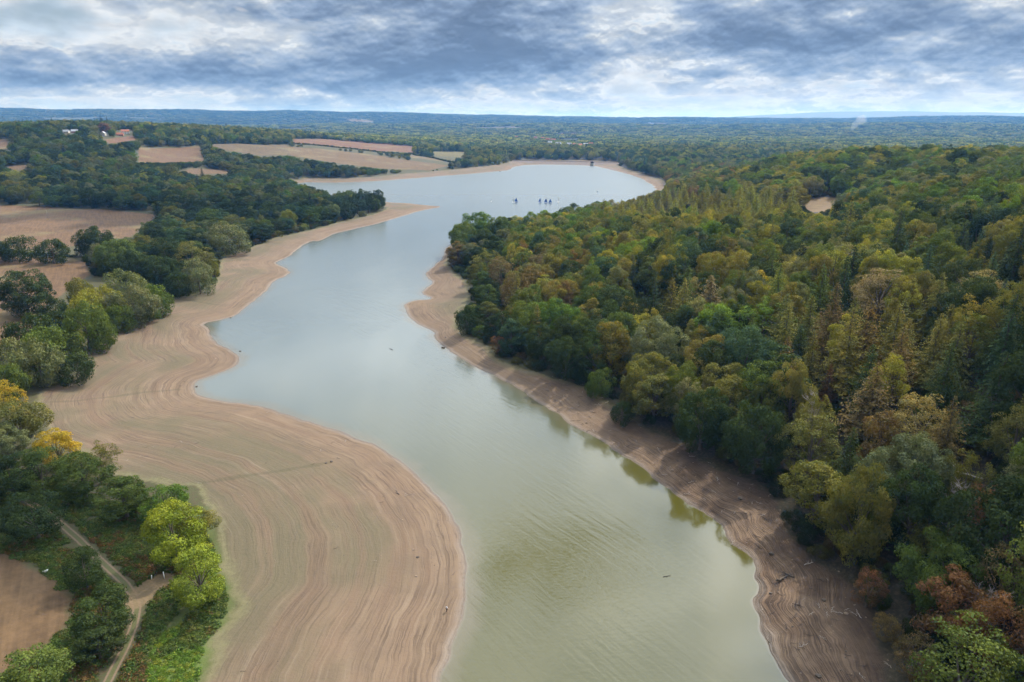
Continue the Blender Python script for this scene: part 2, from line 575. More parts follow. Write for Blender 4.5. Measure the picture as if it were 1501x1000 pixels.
def obj(name, me, parent=None, **props):
    return link(bpy.data.objects.new(name, me), parent, **props)


def empty(name, loc, rotz=0.0, **props):
    o = bpy.data.objects.new(name, None)
    o.location = loc
    o.rotation_euler = (0, 0, rotz)
    o.empty_display_size = .5
    return link(o, None, **props)


R_ = np.hypot(GP[:, 0], GP[:, 1])
fd = np.full(len(GP), 400.0)
fcol = np.tile(np.array([.33, .24, .15]), (len(GP), 1))
for nme, col, pl, _ in FIELDS:
    c = pl.mean(0)
    ext = np.abs(pl - c).max() + 150
    sel = (np.abs(GP - c) < ext).all(1)
    if not sel.any():
        continue
    d = -sdf(pl, GP[sel])
    cur = fd[sel]
    better = d < cur
    ii = np.where(sel)[0][better]
    fd[ii] = d[better]
    fcol[ii] = col


# open fields scattered through the far plain
def farfield(x, y):
    """0 woodland, 1 open field; and a number for the field's tint"""
    w = (fbm(x / 600, y / 600, 6, 2) - .5) * 500
    gx = np.floor((x + w) / 330)
    gy = np.floor((y + w * .7) / 520)
    hsh = TAB[7][gx.astype(int) & 255, gy.astype(int) & 255]
    reg = fbm(x / 2600 + 7, y / 2600, 0, 2)
    return (hsh < np.clip((reg - .34) * 1.2, 0.04, .5)) & ~((x > 700) & (y < 6500)), hsh * 13.7 % 1


ffm, fft = farfield(GP[:, 0], GP[:, 1])
farsel = (R_ > 2500) & ffm & (R_ < 9000)
fd[farsel] = -5
fcol[farsel] = np.where((fft[farsel] < .5)[:, None], np.array([[.25, .20, .12]]), np.array([[.12, .14, .055]]))
trk = np.full(len(GP), 60.0)
sel = R_ < 500
trk[sel] = polydist(TRACK, GP[sel])
spr = np.full(len(GP), 60.0)
spr[sel] = polydist(SPUR, GP[sel])
ditch = np.full(len(GP), 60.0)
for dl in ([(262, 714), (300, 707), (345, 700), (400, 692), (450, 684), (480, 678)], [(60, 590), (110, 588), (160, 582), (215, 575), (262, 571)], [(245, 438), (275, 440), (310, 446), (322, 447)]):
    ditch[sel] = np.minimum(ditch[sel], polydist(hit(dl)[:, :2], GP[sel]))
grn = np.full(len(GP), -60.0)
grn[sel] = sdf(GREEN, GP[sel])
tt = np.clip(GDW / np.maximum(GDW + np.maximum(-GDV, 0) + .01, .01), 0, 1)
terr = mesh_np('ground', np.c_[GP, GH], quads, {
    'dw': ('FLOAT', GDW), 'dv': ('FLOAT', GDV), 'ht': ('FLOAT', tt), 'fd': ('FLOAT', fd), 'trk': ('FLOAT', trk), 'spr': ('FLOAT', spr), 'grn': ('FLOAT', grn), 'ditch': ('FLOAT', ditch),
    'side': ('FLOAT', sstep(GP[:, 0], 20, 60) * (R_ < 420)),
    'fcol': ('FLOAT_COLOR', np.c_[fcol, np.ones(len(GP))])}, smooth=True)


def new_mat(name):
    m = bpy.data.materials.new(name)
    m.use_nodes = True
    nt = m.node_tree
    nt.nodes.clear()
    N = NT(nt)
    out = N.n('ShaderNodeOutputMaterial')
    return m, N, out


def ground_material():
    m, N, out = new_mat('ground')
    P = N.n('ShaderNodeNewGeometry').outputs['Position']
    px, py, pz = N.sep(P)
    dw = N.attr('dw').outputs['Fac']
    dv = N.attr('dv').outputs['Fac']
    ht = N.attr('ht').outputs['Fac']
    fdn = N.attr('fd').outputs['Fac']
    trk = N.attr('trk').outputs['Fac']
    spr = N.attr('spr').outputs['Fac']
    grn = N.attr('grn').outputs['Fac']
    fc = N.attr('fcol').outputs['Color']
    side = N.attr('side').outputs['Fac']
    n_big = N.noise(P, .018, 4, .55)
    n_mid = N.noise(P, .11, 5, .6)
    n_fine = N.noise(P, 1.1, 4, .65)
    # strand lines: bands that follow the falling water level
    s0 = N.m('ADD', dw, N.m('MULTIPLY', ht, 16.0))
    s1 = N.m('ADD', s0, N.m('MULTIPLY', N.m('SUBTRACT', N.noise(P, .035, 2, .5), .5), 4.5))
    s1 = N.m('ADD', s1, N.m('MULTIPLY', N.m('SUBTRACT', N.noise(P, .3, 2, .5), .5), .55))
    wide = N.noise(N.comb(N.m('MULTIPLY', s1, .11), N.m('MULTIPLY', px, .008), N.m('MULTIPLY', py, .008)), 1.0, 3, .6)
    medb = N.noise(N.comb(N.m('MULTIPLY', s1, .42), N.m('MULTIPLY', px, .020), N.m('MULTIPLY', py, .020)), 1.0, 4, .62)
    fine = N.noise(N.comb(N.m('MULTIPLY', s1, 1.4), N.m('MULTIPLY', px, .028), N.m('MULTIPLY', py, .028)), 1.0, 3, .7)
    band = N.ss(N.noise(P, .03, 4, .6), .40, .62, .25, 1)
    sand = N.ramp(wide, ((.28, (.235, .150, .100)), (.42, (.31, .215, .145)), (.52, (.375, .275, .19)), (.62, (.30, .22, .145)), (.75, (.42, .31, .215))))
    sand = N.mix(.45, sand, N.mix(N.ss(n_big, .35, .65), (.33, .235, .16), (.28, .195, .135)))
    sand = N.mix(N.ss(n_mid, .42, .68, 0, .55), sand, (.235, .175, .125))
    sand = N.mix(N.m('MULTIPLY', band, N.ss(medb, .50, .62, 0, .5)), sand, (.20, .14, .095))
    sand = N.mix(N.m('MULTIPLY', band, N.ss(medb, .46, .34, 0, .40)), sand, (.46, .36, .265))
    thin = N.m('MULTIPLY', N.ss(fine, .53, .62), N.ss(N.noise(P, .045, 3, .6), .38, .6))
    sand = N.mix(N.m('MULTIPLY', thin, .72), sand, (.15, .105, .075))
    crisp = N.noise(N.comb(N.m('MULTIPLY', s1, .8), N.m('MULTIPLY', px, .02), N.m('MULTIPLY', py, .02)), 1.0, 2, .5)
    ln = N.m('MULTIPLY', N.ss(N.m('ABSOLUTE', N.m('SUBTRACT', crisp, .5)), .022, .004), N.ss(N.noise(P, .04, 4, .6), .42, .58))
    sand = N.mix(N.m('MULTIPLY', ln, .6), sand, (.12, .082, .058))
    sand = N.mix(N.m('MULTIPLY', band, N.ss(fine, .44, .34, 0, .35)), sand, (.50, .40, .295))
    # the other bank is steeper, darker and cut into ledges
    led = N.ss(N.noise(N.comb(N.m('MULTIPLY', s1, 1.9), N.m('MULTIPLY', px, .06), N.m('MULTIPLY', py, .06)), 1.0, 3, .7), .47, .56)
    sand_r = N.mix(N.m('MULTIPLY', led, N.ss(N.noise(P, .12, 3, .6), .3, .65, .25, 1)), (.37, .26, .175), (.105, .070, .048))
    sand_r = N.mix(N.ss(ht, .45, .95, 0, .75), sand_r, (.085, .055, .035))  # shade at the top of the bank painted into its colour
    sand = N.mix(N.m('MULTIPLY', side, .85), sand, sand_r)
    # thin green growth on the older mud
    gm = N.m('MULTIPLY', N.ss(N.noise(P, .017, 4, .6), .38, .58), N.ss(wide, .32, .52, .35, 1))
    gm = N.m('MULTIPLY', gm, N.m('MULTIPLY', N.ss(dw, 9, 26), N.m('SUBTRACT', 1.0, side)))
    sand = N.mix(N.m('MULTIPLY', gm, .75), sand, N.mix(n_fine, (.15, .15, .08), (.20, .175, .11)))
    sand = N.mix(N.ss(N.m('ADD', N.attr('ditch').outputs['Fac'], N.m('MULTIPLY', N.m('SUBTRACT', n_mid, .5), 4.0)), 1.6, .2, 0, .42), sand, (.11, .11, .055))
    sand = N.vm('MULTIPLY', sand, (.50, .475, .445))
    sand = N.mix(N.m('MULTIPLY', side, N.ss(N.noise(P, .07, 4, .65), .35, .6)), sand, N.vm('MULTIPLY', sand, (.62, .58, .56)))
    # wet rim
    sand = N.mix(N.m('MULTIPLY', N.ss(dw, 2.3, .9, 0, .16), N.ss(n_mid, .35, .65)), sand, (.38, .33, .27))
    sand = N.mix(N.ss(N.m('ADD', dw, N.m('MULTIPLY', N.m('SUBTRACT', n_fine, .5), 1.2)), 1.1, .2, 0, .8), sand, (.10, .075, .052))
    sand = N.mix(N.ss(n_fine, .35, .75, 0, .3), sand, N.mix(.5, sand, (.15, .10, .07)))
    # pebbles and clods
    vor = N.n('ShaderNodeTexVoronoi', i_Vector=P, i_Scale=.55)
    speck = N.m('MULTIPLY', N.ss(vor.outputs['Distance'], .22, .10), N.ss(N.noise(P, .08, 2, .5), .5, .62))
    sand = N.mix(N.m('MULTIPLY', speck, .55), sand, (.10, .07, .05))
    # land above the beach
    grass = N.mix(n_mid, (.034, .042, .015), (.085, .080, .033))
    grass = N.mix(N.m('MULTIPLY', N.ss(px, 20, 60), .8), grass, (.022, .018, .010))  # litter of the wood floor, darkened further for shade under the crowns
    grass = N.mix(N.ss(n_fine, .4, .7), grass, (.07, .05, .028))
    grass = N.mix(N.ss(grn, -3, 4, 0, .75), grass, N.mix(n_fine, (.06, .10, .016), (.12, .17, .028)))
    # stubble
    ang = N.m('ADD', N.m('MULTIPLY', px, .86), N.m('MULTIPLY', py, .5))
    rows = N.noise(N.comb(N.m('MULTIPLY', ang, .55), N.m('MULTIPLY', N.m('SUBTRACT', N.m('MULTIPLY', px, .5), N.m('MULTIPLY', py, .86)), .03)), 1.0, 3, .6)
    fc = N.vm('MULTIPLY', fc, (.37, .33, .265))
    fc = N.mix(N.ss(N.noise(P, .5, 4, .7), .35, .65, 0, .5), fc, N.vm('MULTIPLY', fc, (.62, .62, .6)))
    fcv = N.mix(N.ss(rows, .4, .6, 0, .6), fc, N.vm('MULTIPLY', fc, (.6, .58, .55)))
    fcv = N.mix(N.ss(n_mid, .4, .7, 0, .45), fcv, N.vm('MULTIPLY', fc, (1.25, 1.22, 1.15)))
    fcv = N.mix(N.ss(n_big, .52, .66, 0, .35), fcv, (.19, .17, .075))
    fe = N.m('ADD', fdn, N.m('MULTIPLY', N.m('SUBTRACT', n_mid, .5), 5.0))
    land = N.mix(N.ss(fe, 1.2, -1.2), grass, fcv)
    # dirt track with two ruts
    te = N.m('ADD', trk, N.m('MULTIPLY', N.m('SUBTRACT', n_fine, .5), .9))
    rut = N.m('ABSOLUTE', N.m('SUBTRACT', trk, .72))
    tc = N.mix(N.ss(rut, .36, .10), (.08, .08, .032), (.155, .108, .070))
    land = N.mix(N.ss(te, 1.15, .8), land, tc)
    land = N.mix(N.ss(N.m('ADD', spr, N.m('MULTIPLY', N.m('SUBTRACT', n_mid, .5), 6.0)), 4.0, 2.0, 0, .8), land, N.mix(n_fine, (.12, .08, .045), (.21, .145, .08)))
    e = N.m('ADD', dv, N.m('MULTIPLY', N.m('SUBTRACT', n_mid, .5), 8.0))
    e = N.m('ADD', e, N.m('MULTIPLY', N.m('SUBTRACT', n_fine, .5), 3.0))
    fringe = N.mix(n_fine, (.10, .10, .04), (.18, .16, .08))
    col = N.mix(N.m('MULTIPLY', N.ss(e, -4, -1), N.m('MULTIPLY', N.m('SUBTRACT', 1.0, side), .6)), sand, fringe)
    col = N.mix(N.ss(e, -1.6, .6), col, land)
    # relief
    hb = N.m('ADD', N.m('MULTIPLY', fine, .22), N.m('MULTIPLY', N.m('MULTIPLY', led, side), .30))
    hb = N.m('ADD', hb, N.m('MULTIPLY', medb, .35))
    hb = N.m('ADD', N.m('MULTIPLY', hb, N.ss(e, 0, -2)), N.m('MULTIPLY', n_fine, .25))
    bmp = N.n('ShaderNodeBump', i_Height=hb, i_Strength=.55, i_Distance=1.0)
    wet = N.ss(dw, 3.0, .3, .9, .45)
    b = N.n('ShaderNodeBsdfPrincipled', i_Base_Color=col, i_Roughness=wet, i_Normal=bmp.outputs[0])
    b.inputs['Specular IOR Level'].default_value = .25
    N.nt.links.new(b.outputs[0], out.inputs[0])
    return m


terr.materials.append(ground_material())
obj('ground', terr, kind='structure')

# ------------------------------------------------------------------ water
wsel = GDW < 14
qm = wsel[quads].any(1) & (R_[quads] < 2300).all(1)
wq = quads[qm]
used = np.unique(wq)
remap = np.full(len(GP), -1)
remap[used] = np.arange(len(used))
wme = mesh_np('water', np.c_[GP[used], np.zeros(len(used))], remap[wq],
              {'dw': ('FLOAT', -GDW[used]), 'muddy': ('FLOAT', sstep(-GP[used][:, 0], -45, 10) * 1.0)}, smooth=True)


def water_material():
    m, N, out = new_mat('lake water')
    P = N.n('ShaderNodeNewGeometry').outputs['Position']
    px, py, pz = N.sep(P)
    dw = N.attr('dw').outputs['Fac']
    mud = N.attr('muddy').outputs['Fac']
    patch = N.noise(N.vm('MULTIPLY', P, (.02, .008, 1)), 1.0, 4, .55, .6)
    near = N.ss(N.m('ADD', py, N.m('MULTIPLY', px, -.9)), 120, 420)
    deep = N.mix(near, (.062, .056, .009), (.094, .113, .109))
    deep = N.mix(N.ss(patch, .35, .7, 0, .35), deep, N.mix(near, (.076, .070, .014), (.106, .130, .127)))
    mw = N.m('ADD', dw, N.m('MULTIPLY', N.m('SUBTRACT', N.noise(P, .09, 3, .6), .5), 7.0))
    col = N.mix(N.m('MULTIPLY', N.ss(mw, 6, 0.3), N.m('MULTIPLY', mud, .6)), deep, (.115, .092, .055))
    col = N.mix(N.ss(dw, .7, .1, 0, .5), col, (.14, .11, .075))
    # ripples: wind waves running down the lake, slow swell, and calmer lanes
    calm = N.ss(N.noise(N.vm('MULTIPLY', P, (.012, .006, 1)), 1.0, 3, .5, .8), .40, .62, .25, 1.25)
    rip = N.noise(N.vm('MULTIPLY', N.vm('ADD', P, (0, 0, 3)), (.62, 1.15, 1)), 1.0, 4, .6, .4)
    c1 = N.m('ADD', N.m('MULTIPLY', px, .80), N.m('MULTIPLY', py, .60))
    c2 = N.m('SUBTRACT', N.m('MULTIPLY', py, .80), N.m('MULTIPLY', px, .60))
    lines = N.noise(N.comb(N.m('MULTIPLY', c1, .55), N.m('MULTIPLY', c2, .07)), 1.0, 3, .55, .35)
    hgt = N.m('ADD', N.m('MULTIPLY', rip, .045), N.m('MULTIPLY', lines, .105))
    hgt = N.m('MULTIPLY', hgt, N.m('MAXIMUM', N.ss(dw, 3, 34, .16, 1), N.m('MULTIPLY', mud, .9)))
    hgt = N.m('MULTIPLY', N.m('MULTIPLY', hgt, calm), N.ss(py, 250, 1100, 1.15, .45))
    bmp = N.n('ShaderNodeBump', i_Height=hgt, i_Strength=1.0, i_Distance=1.0)
    rough = N.ss(py, 150, 1200, .08, .28)
    b = N.n('ShaderNodeBsdfPrincipled', i_Base_Color=col, i_Roughness=rough, i_Normal=bmp.outputs[0])
    b.inputs['IOR'].default_value = 1.5
    N.nt.links.new(b.outputs[0], out.inputs[0])
    return m


wme.materials.append(water_material())
obj('water', wme, kind='structure')


# ------------------------------------------------------------------ materials for plants
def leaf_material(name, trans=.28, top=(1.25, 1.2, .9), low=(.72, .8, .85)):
    m, N, out = new_mat(name)
    tint = N.attr('tint', 'INSTANCER').outputs['Color']
    lv = N.attr('lv').outputs['Fac']
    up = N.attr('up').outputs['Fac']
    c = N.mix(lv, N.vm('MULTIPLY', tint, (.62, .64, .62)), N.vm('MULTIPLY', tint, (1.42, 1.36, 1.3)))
    c = N.vm('MULTIPLY', c, N.mix(up, low, top))  # painted shading: leaf colour lighter at crown tops and tips, darker low and inside
    P = N.n('ShaderNodeNewGeometry').outputs['Position']
    n = N.noise(P, .33, 3, .6)
    c = N.mix(N.ss(n, .35, .7, 0, .6), c, N.vm('MULTIPLY', c, (1.4, 1.15, .8)))
    n2 = N.noise(P, .09, 3, .6)
    c = N.mix(N.ss(n2, .5, .72, 0, .45), c, N.vm('MULTIPLY', c, (1.35, 1.02, .8)))
    c = N.mix(N.ss(N.noise(N.vm('ADD', P, (31, 7, 3)), .16, 2, .5), .5, .66, 0, .45), c, N.vm('MULTIPLY', N.mix(.5, c, (.07, .10, .03)), (.85, .95, .8)))
    d = N.n('ShaderNodeBsdfDiffuse', i_Color=c)
    t = N.n('ShaderNodeBsdfTranslucent', i_Color=N.vm('MULTIPLY', c, (1.25, 1.25, .8)))
    g = N.n('ShaderNodeBsdfGlossy', i_Color=(.5, .5, .5), i_Roughness=.55)
    mx = N.n('ShaderNodeMixShader', i_0=trans, i_1=d.outputs[0], i_2=t.outputs[0])
    mx2 = N.n('ShaderNodeMixShader', i_0=.015, i_1=mx.outputs[0], i_2=g.outputs[0])
    N.nt.links.new(mx2.outputs[0], out.inputs[0])
    return m


def plain(name, col, rough=.8, bump=0, spec=.3, var=.35, scale=2.0, metal=0.0):
    m, N, out = new_mat(name)
    P = N.n('ShaderNodeTexCoord').outputs['Object']
    n = N.noise(P, scale, 4, .6)
    c = N.mix(n, tuple(x * (1 - var) for x in col), tuple(min(1, x * (1 + var)) for x in col))
    b = N.n('ShaderNodeBsdfPrincipled', i_Base_Color=c, i_Roughness=rough)
    b.inputs['Specular IOR Level'].default_value = spec
    b.inputs['Metallic'].default_value = metal
    if bump:
        bm = N.n('ShaderNodeBump', i_Height=n, i_Strength=bump, i_Distance=.1)
        N.nt.links.new(bm.outputs[0], b.inputs['Normal'])
    N.nt.links.new(b.outputs[0], out.inputs[0])
    return m


M_LEAF = leaf_material('broad leaves')
M_NEEDLE = leaf_material('needles', .12, (1.2, 1.2, .95), (.6, .7, .75))
M_BARK = plain('bark', (.10, .08, .06), .9, .6)
M_PALE = plain('weathered wood', (.36, .31, .26), .85, .5)


# ------------------------------------------------------------------ tree shapes
def quads_from(C, Nn, size, asp, rs_):
    """one leaf spray per row: centre C, normal Nn, length, aspect"""
    n = len(C)
    a = rs_.normal(size=(n, 3))
    T = np.cross(Nn, a)
    T /= np.linalg.norm(T, axis=1, keepdims=True) + 1e-9
    B = np.cross(Nn, T)
    s = size[:, None] * .5
    w = s * asp
    # kite: tip, side, tail, side, a little bent
    V = np.stack([C + T * s, C + B * w + Nn * s * .15, C - T * s, C - B * w - Nn * s * .1], 1)
    return V.reshape(-1, 3)


def dirs(n, rs_):
    v = rs_.normal(size=(n, 3))
    return v / np.linalg.norm(v, axis=1, keepdims=True)


def broadleaf(seed, R, H, z0, nl, per, size=.5, lobe=(.24, .40), squash=1.0, gap=0.0, taper=0.0):
    r = np.random.default_rng(seed)
    zc = z0 + (H - z0) * .48
    hz = (H - z0) * .52
    C, Nn, LV, UP, SZ = [], [], [], [], []
    k = 0
    lobes = []
    ph = r.random(3) * 6.28
    while len(lobes) < nl:
        v = dirs(1, r)[0]
        if v[2] < -.86:
            continue
        rad = .48 + .44 * r.random() ** .6
        an = math.atan2(v[1], v[0])
        wob = 1 + .18 * math.sin(2 * an + ph[0]) + .13 * math.sin(3 * an + ph[1])
        tz = 1 - taper * max(v[2], 0)
        lr = R * r.uniform(*lobe) * (1 - .25 * max(v[2], 0) * (taper > 0))
        c = np.array([v[0] * R * rad * wob * tz, v[1] * R * rad * wob * tz, zc + v[2] * hz * rad * squash])
        lobes.append((c, lr, v))
    for c, lr, v in lobes:
        n = int(per * (lr / (R * .32)) ** 2)
        d = dirs(n, r) + v * .55 + np.array([0, 0, .25])
        d /= np.linalg.norm(d, axis=1, keepdims=True)
        # clusters of sprays on each lobe
        q = r.uniform(.74, 1.10, n)[:, None]
        p = c + d * lr * q * np.array([1, 1, .82])
        p += r.normal(size=(n, 3)) * .12
        nn = d + dirs(n, r) * .62
        nn /= np.linalg.norm(nn, axis=1, keepdims=True)
        if gap:
            keep = r.random(n) > gap
            p, nn, d = p[keep], nn[keep], d[keep]
        l0 = r.random() * .5
        C.append(p)
        Nn.append(nn)
        LV.append(l0 + r.random(len(p)) * .5)
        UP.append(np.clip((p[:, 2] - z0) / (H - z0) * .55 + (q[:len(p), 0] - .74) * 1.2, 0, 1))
        SZ.append(size * r.uniform(.6, 1.35, len(p)))
    C = np.concatenate(C)
    return C, np.concatenate(Nn), np.concatenate(LV), np.concatenate(UP), np.concatenate(SZ), .55, lobes


def conifer(seed, R, H, z0, levels, droop, size=.55, per=9, upturn=0.0, rag=.15, pw=.82):
    r = np.random.default_rng(seed)
    C, Nn, LV, UP, SZ = [], [], [], [], []
    for i in range(levels):
        f = (i + r.random() * .6) / levels
        z = z0 + (H - z0) * f
        L = R * (1 - f) ** pw * (1 + r.normal() * rag) + .25
        nb = max(4, int(9 * (1 - f * .5)))
        a0 = r.random() * 6.28
        for b in range(nb):
            a = a0 + b * 6.28 / nb + r.normal() * .2
            Lb = L * r.uniform(.75, 1.12)
            n = max(3, int(per * Lb / R * 1.6) + 2)
            t = (np.arange(n) + r.random(n)) / n
            rr = Lb * (.12 + .88 * t)
            side = r.normal(size=n) * (.35 * (1 - t) + .12) * Lb * .5
            zz = z - droop * Lb * t ** 1.3 + upturn * Lb * t ** 3 + r.normal(size=n) * .12
            ca, sa = math.cos(a), math.sin(a)
            p = np.stack([rr * ca - side * sa, rr * sa + side * ca, zz], 1)
            nn = np.stack([ca * .55 + r.normal(size=n) * .35, sa * .55 + r.normal(size=n) * .35, .8 + r.normal(size=n) * .3], 1)
            nn /= np.linalg.norm(nn, axis=1, keepdims=True)
            C.append(p)
            Nn.append(nn)
            LV.append(r.random() * .4 + r.random(n) * .6)
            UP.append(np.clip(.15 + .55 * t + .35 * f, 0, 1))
            SZ.append(size * r.uniform(.7, 1.4, n) * (1 - .35 * f))
    return np.concatenate(C), np.concatenate(Nn), np.concatenate(LV), np.concatenate(UP), np.concatenate(SZ), .5, None


def crown_mesh(name, data, mat, seed=1):
    C, Nn, LV, UP, SZ, asp, _ = data
    V = quads_from(C, Nn, SZ, asp, np.random.default_rng(seed))
    Q = np.arange(len(V)).reshape(-1, 4)
    me = mesh_np(name, V, Q, {'lv': ('FLOAT', np.repeat(LV, 4)), 'up': ('FLOAT', np.repeat(UP, 4))})
    me.materials.append(mat)
    return me


def tube(segs, n=7):
    """segs: list of lists of (point, radius)"""
    V, Q = [], []
    for pts in segs:
        base = len(V)
        m_ = len(pts)
        for i, (p, r) in enumerate(pts):
            p = Vector(p)
            a = Vector(pts[max(i - 1, 0)][0])
            b = Vector(pts[min(i + 1, m_ - 1)][0])
            d = (b - a).normalized()
            u = d.orthogonal().normalized()
            w = d.cross(u)
            for k in range(n):
                t = 2 * math.pi * k / n
                V.append(tuple(p + (u * math.cos(t) + w * math.sin(t)) * r))
        for i in range(m_ - 1):
            for k in range(n):
                Q.append((base + i * n + k, base + i * n + (k + 1) % n, base + (i + 1) * n + (k + 1) % n, base + (i + 1) * n + k))
    return V, Q


def trunk_segs(seed, H, z0, lobes=None, r0=.45):
    r = random.Random(seed)
    top = H * (.7 if lobes else .96)
    pts = []
    for i in range(7):
        f = i / 6
        pts.append(((r.gauss(0, .12) * f * 2, r.gauss(0, .12) * f * 2, -1.2 + (top + 1.2) * f), r0 * (1 - f) ** .8 * (1.5 if i == 0 else 1) + .05))
    segs = [pts]
    if lobes:
        for c, lr, v in r.sample(lobes, min(12, len(lobes))):
            s = Vector((0, 0, max(z0, 2) + (c[2] - z0) * .3))
            e = Vector(c)
            mid = s.lerp(e, .5) + Vector((0, 0, -.3 + r.random() * .8))
            segs.append([(s, r0 * .42), (mid, r0 * .24), (e, r0 * .09)])
    return segs


def trunk_mesh(name, segs):
    V, Q = tube(segs)
    me = mesh_np(name, V, Q, None, smooth=True)
    me.materials.append(M_BARK)
    return me


PROTO = {}     # kind -> list of dicts: crown mesh, trunk mesh, R, H


def proto(kind, i, data, mat, R, H, z0, r0=.45):
    lobes = data[6]
    PROTO.setdefault(kind, []).append(dict(
        crown=crown_mesh(kind + '_crown', data, mat, 100 + i),
        trunk=trunk_mesh(kind + '_trunk', trunk_segs(i, H, z0, lobes, r0)), R=R, H=H, mat=mat))


for i in range(7):
    rr = np.random.default_rng(50 + i)
    R = rr.uniform(6.2, 7.6)
    H = rr.uniform(17, 20)
    proto('broad', i, broadleaf(i, R, H, 1.2, 64, 230, .54, (.16, .36)), M_LEAF, R, H, 2.0)
for i in range(4):      # very large old trees
    proto('grand', i, broadleaf(10 + i, 10.5, 19, .6, 130, 360, .60, (.15, .25)), M_LEAF, 10.5, 19, 2.0, .6)
for i in range(3):      # tall upright (beech, poplar-like)
    proto('tall', i, broadleaf(20 + i, 4.6, 21, 1.5, 46, 150, .52, (.28, .44), taper=.35), M_LEAF, 4.6, 21, 2.0, .4)
for i in range(3):      # thin, twiggy crowns
    proto('thin', i, broadleaf(30 + i, 6.2, 17, 1.4, 96, 210, .40, (.14, .25), gap=.1), M_LEAF, 6.2, 17, 3.0, .4)
for i in range(4):
    proto('shrub', i, broadleaf(40 + i, 5.2, 7.0, -.6, 44, 150, .42, (.22, .36), squash=.95), M_LEAF, 5.2, 7.0, .3, .22)
for i in range(3):
    proto('spruce', i, conifer(60 + i, 4.2, 24, 1.0, 52, .42, .60, 11), M_NEEDLE, 4.2, 24, 1.5, .35)
for i in range(3):
    proto('larch', i, conifer(70 + i, 4.2, 16, 1.0, 42, .16, .60, 15, .14, .22, .62), M_NEEDLE, 4.2, 16, 1.5, .33)
for i in range(2):      # broad open conifers
    proto('pine', i, conifer(80 + i, 6.0, 22, 1.5, 44, .18, .62, 17, .12, .30), M_NEEDLE, 6.0, 22, 1.5, .4)

TINT = {
    'dark green': (.034, .056, .018), 'mid green': (.078, .115, .027), 'fresh green': (.090, .160, .026), 'olive': (.128, .132, .036), 'yellow-green': (.185, .200, .038),
    'golden yellow': (.33, .25, .035), 'rust-brown': (.145, .076, .040), 'tan': (.205, .168, .080), 'grey-green': (.130, .150, .080), 'blackish green': (.018, .036, .017),
    'bluish green': (.050, .092, .052), 'russet': (.130, .098, .044), 'lime green': (.180, .225, .028),
}

# ------------------------------------------------------------------ planting
# each spot: x, y, z, kind, variant, scale_r, scale_z, rot, tint
trees = []          # dicts


def add_tree(x, y, z, kind, tint, R=None, H=None, label=None, rnd=random, jit=.12, var=None):
    v = rnd.randrange(len(PROTO[kind])) if var is None else var
    p = PROTO[kind][v]
    R = R or p['R'] * rnd.uniform(.8, 1.15)
    H = H or p['H'] * rnd.uniform(.8, 1.12)
    t = TINT[tint]
    f = 1 + rnd.uniform(-jit, jit) * 1.4
    hshift = rnd.uniform(-jit, jit) * .8
    col = (t[0] * f * (1 + hshift), t[1] * f, t[2] * f * (1 + rnd.uniform(-.2, .2)))
    trees.append(dict(x=x, y=y, z=z, kind=kind, v=v, sr=R / p['R'], sz=H / p['H'], rot=rnd.uniform(0, 6.28), col=col, tint=tint, R=R, H=H, label=label))


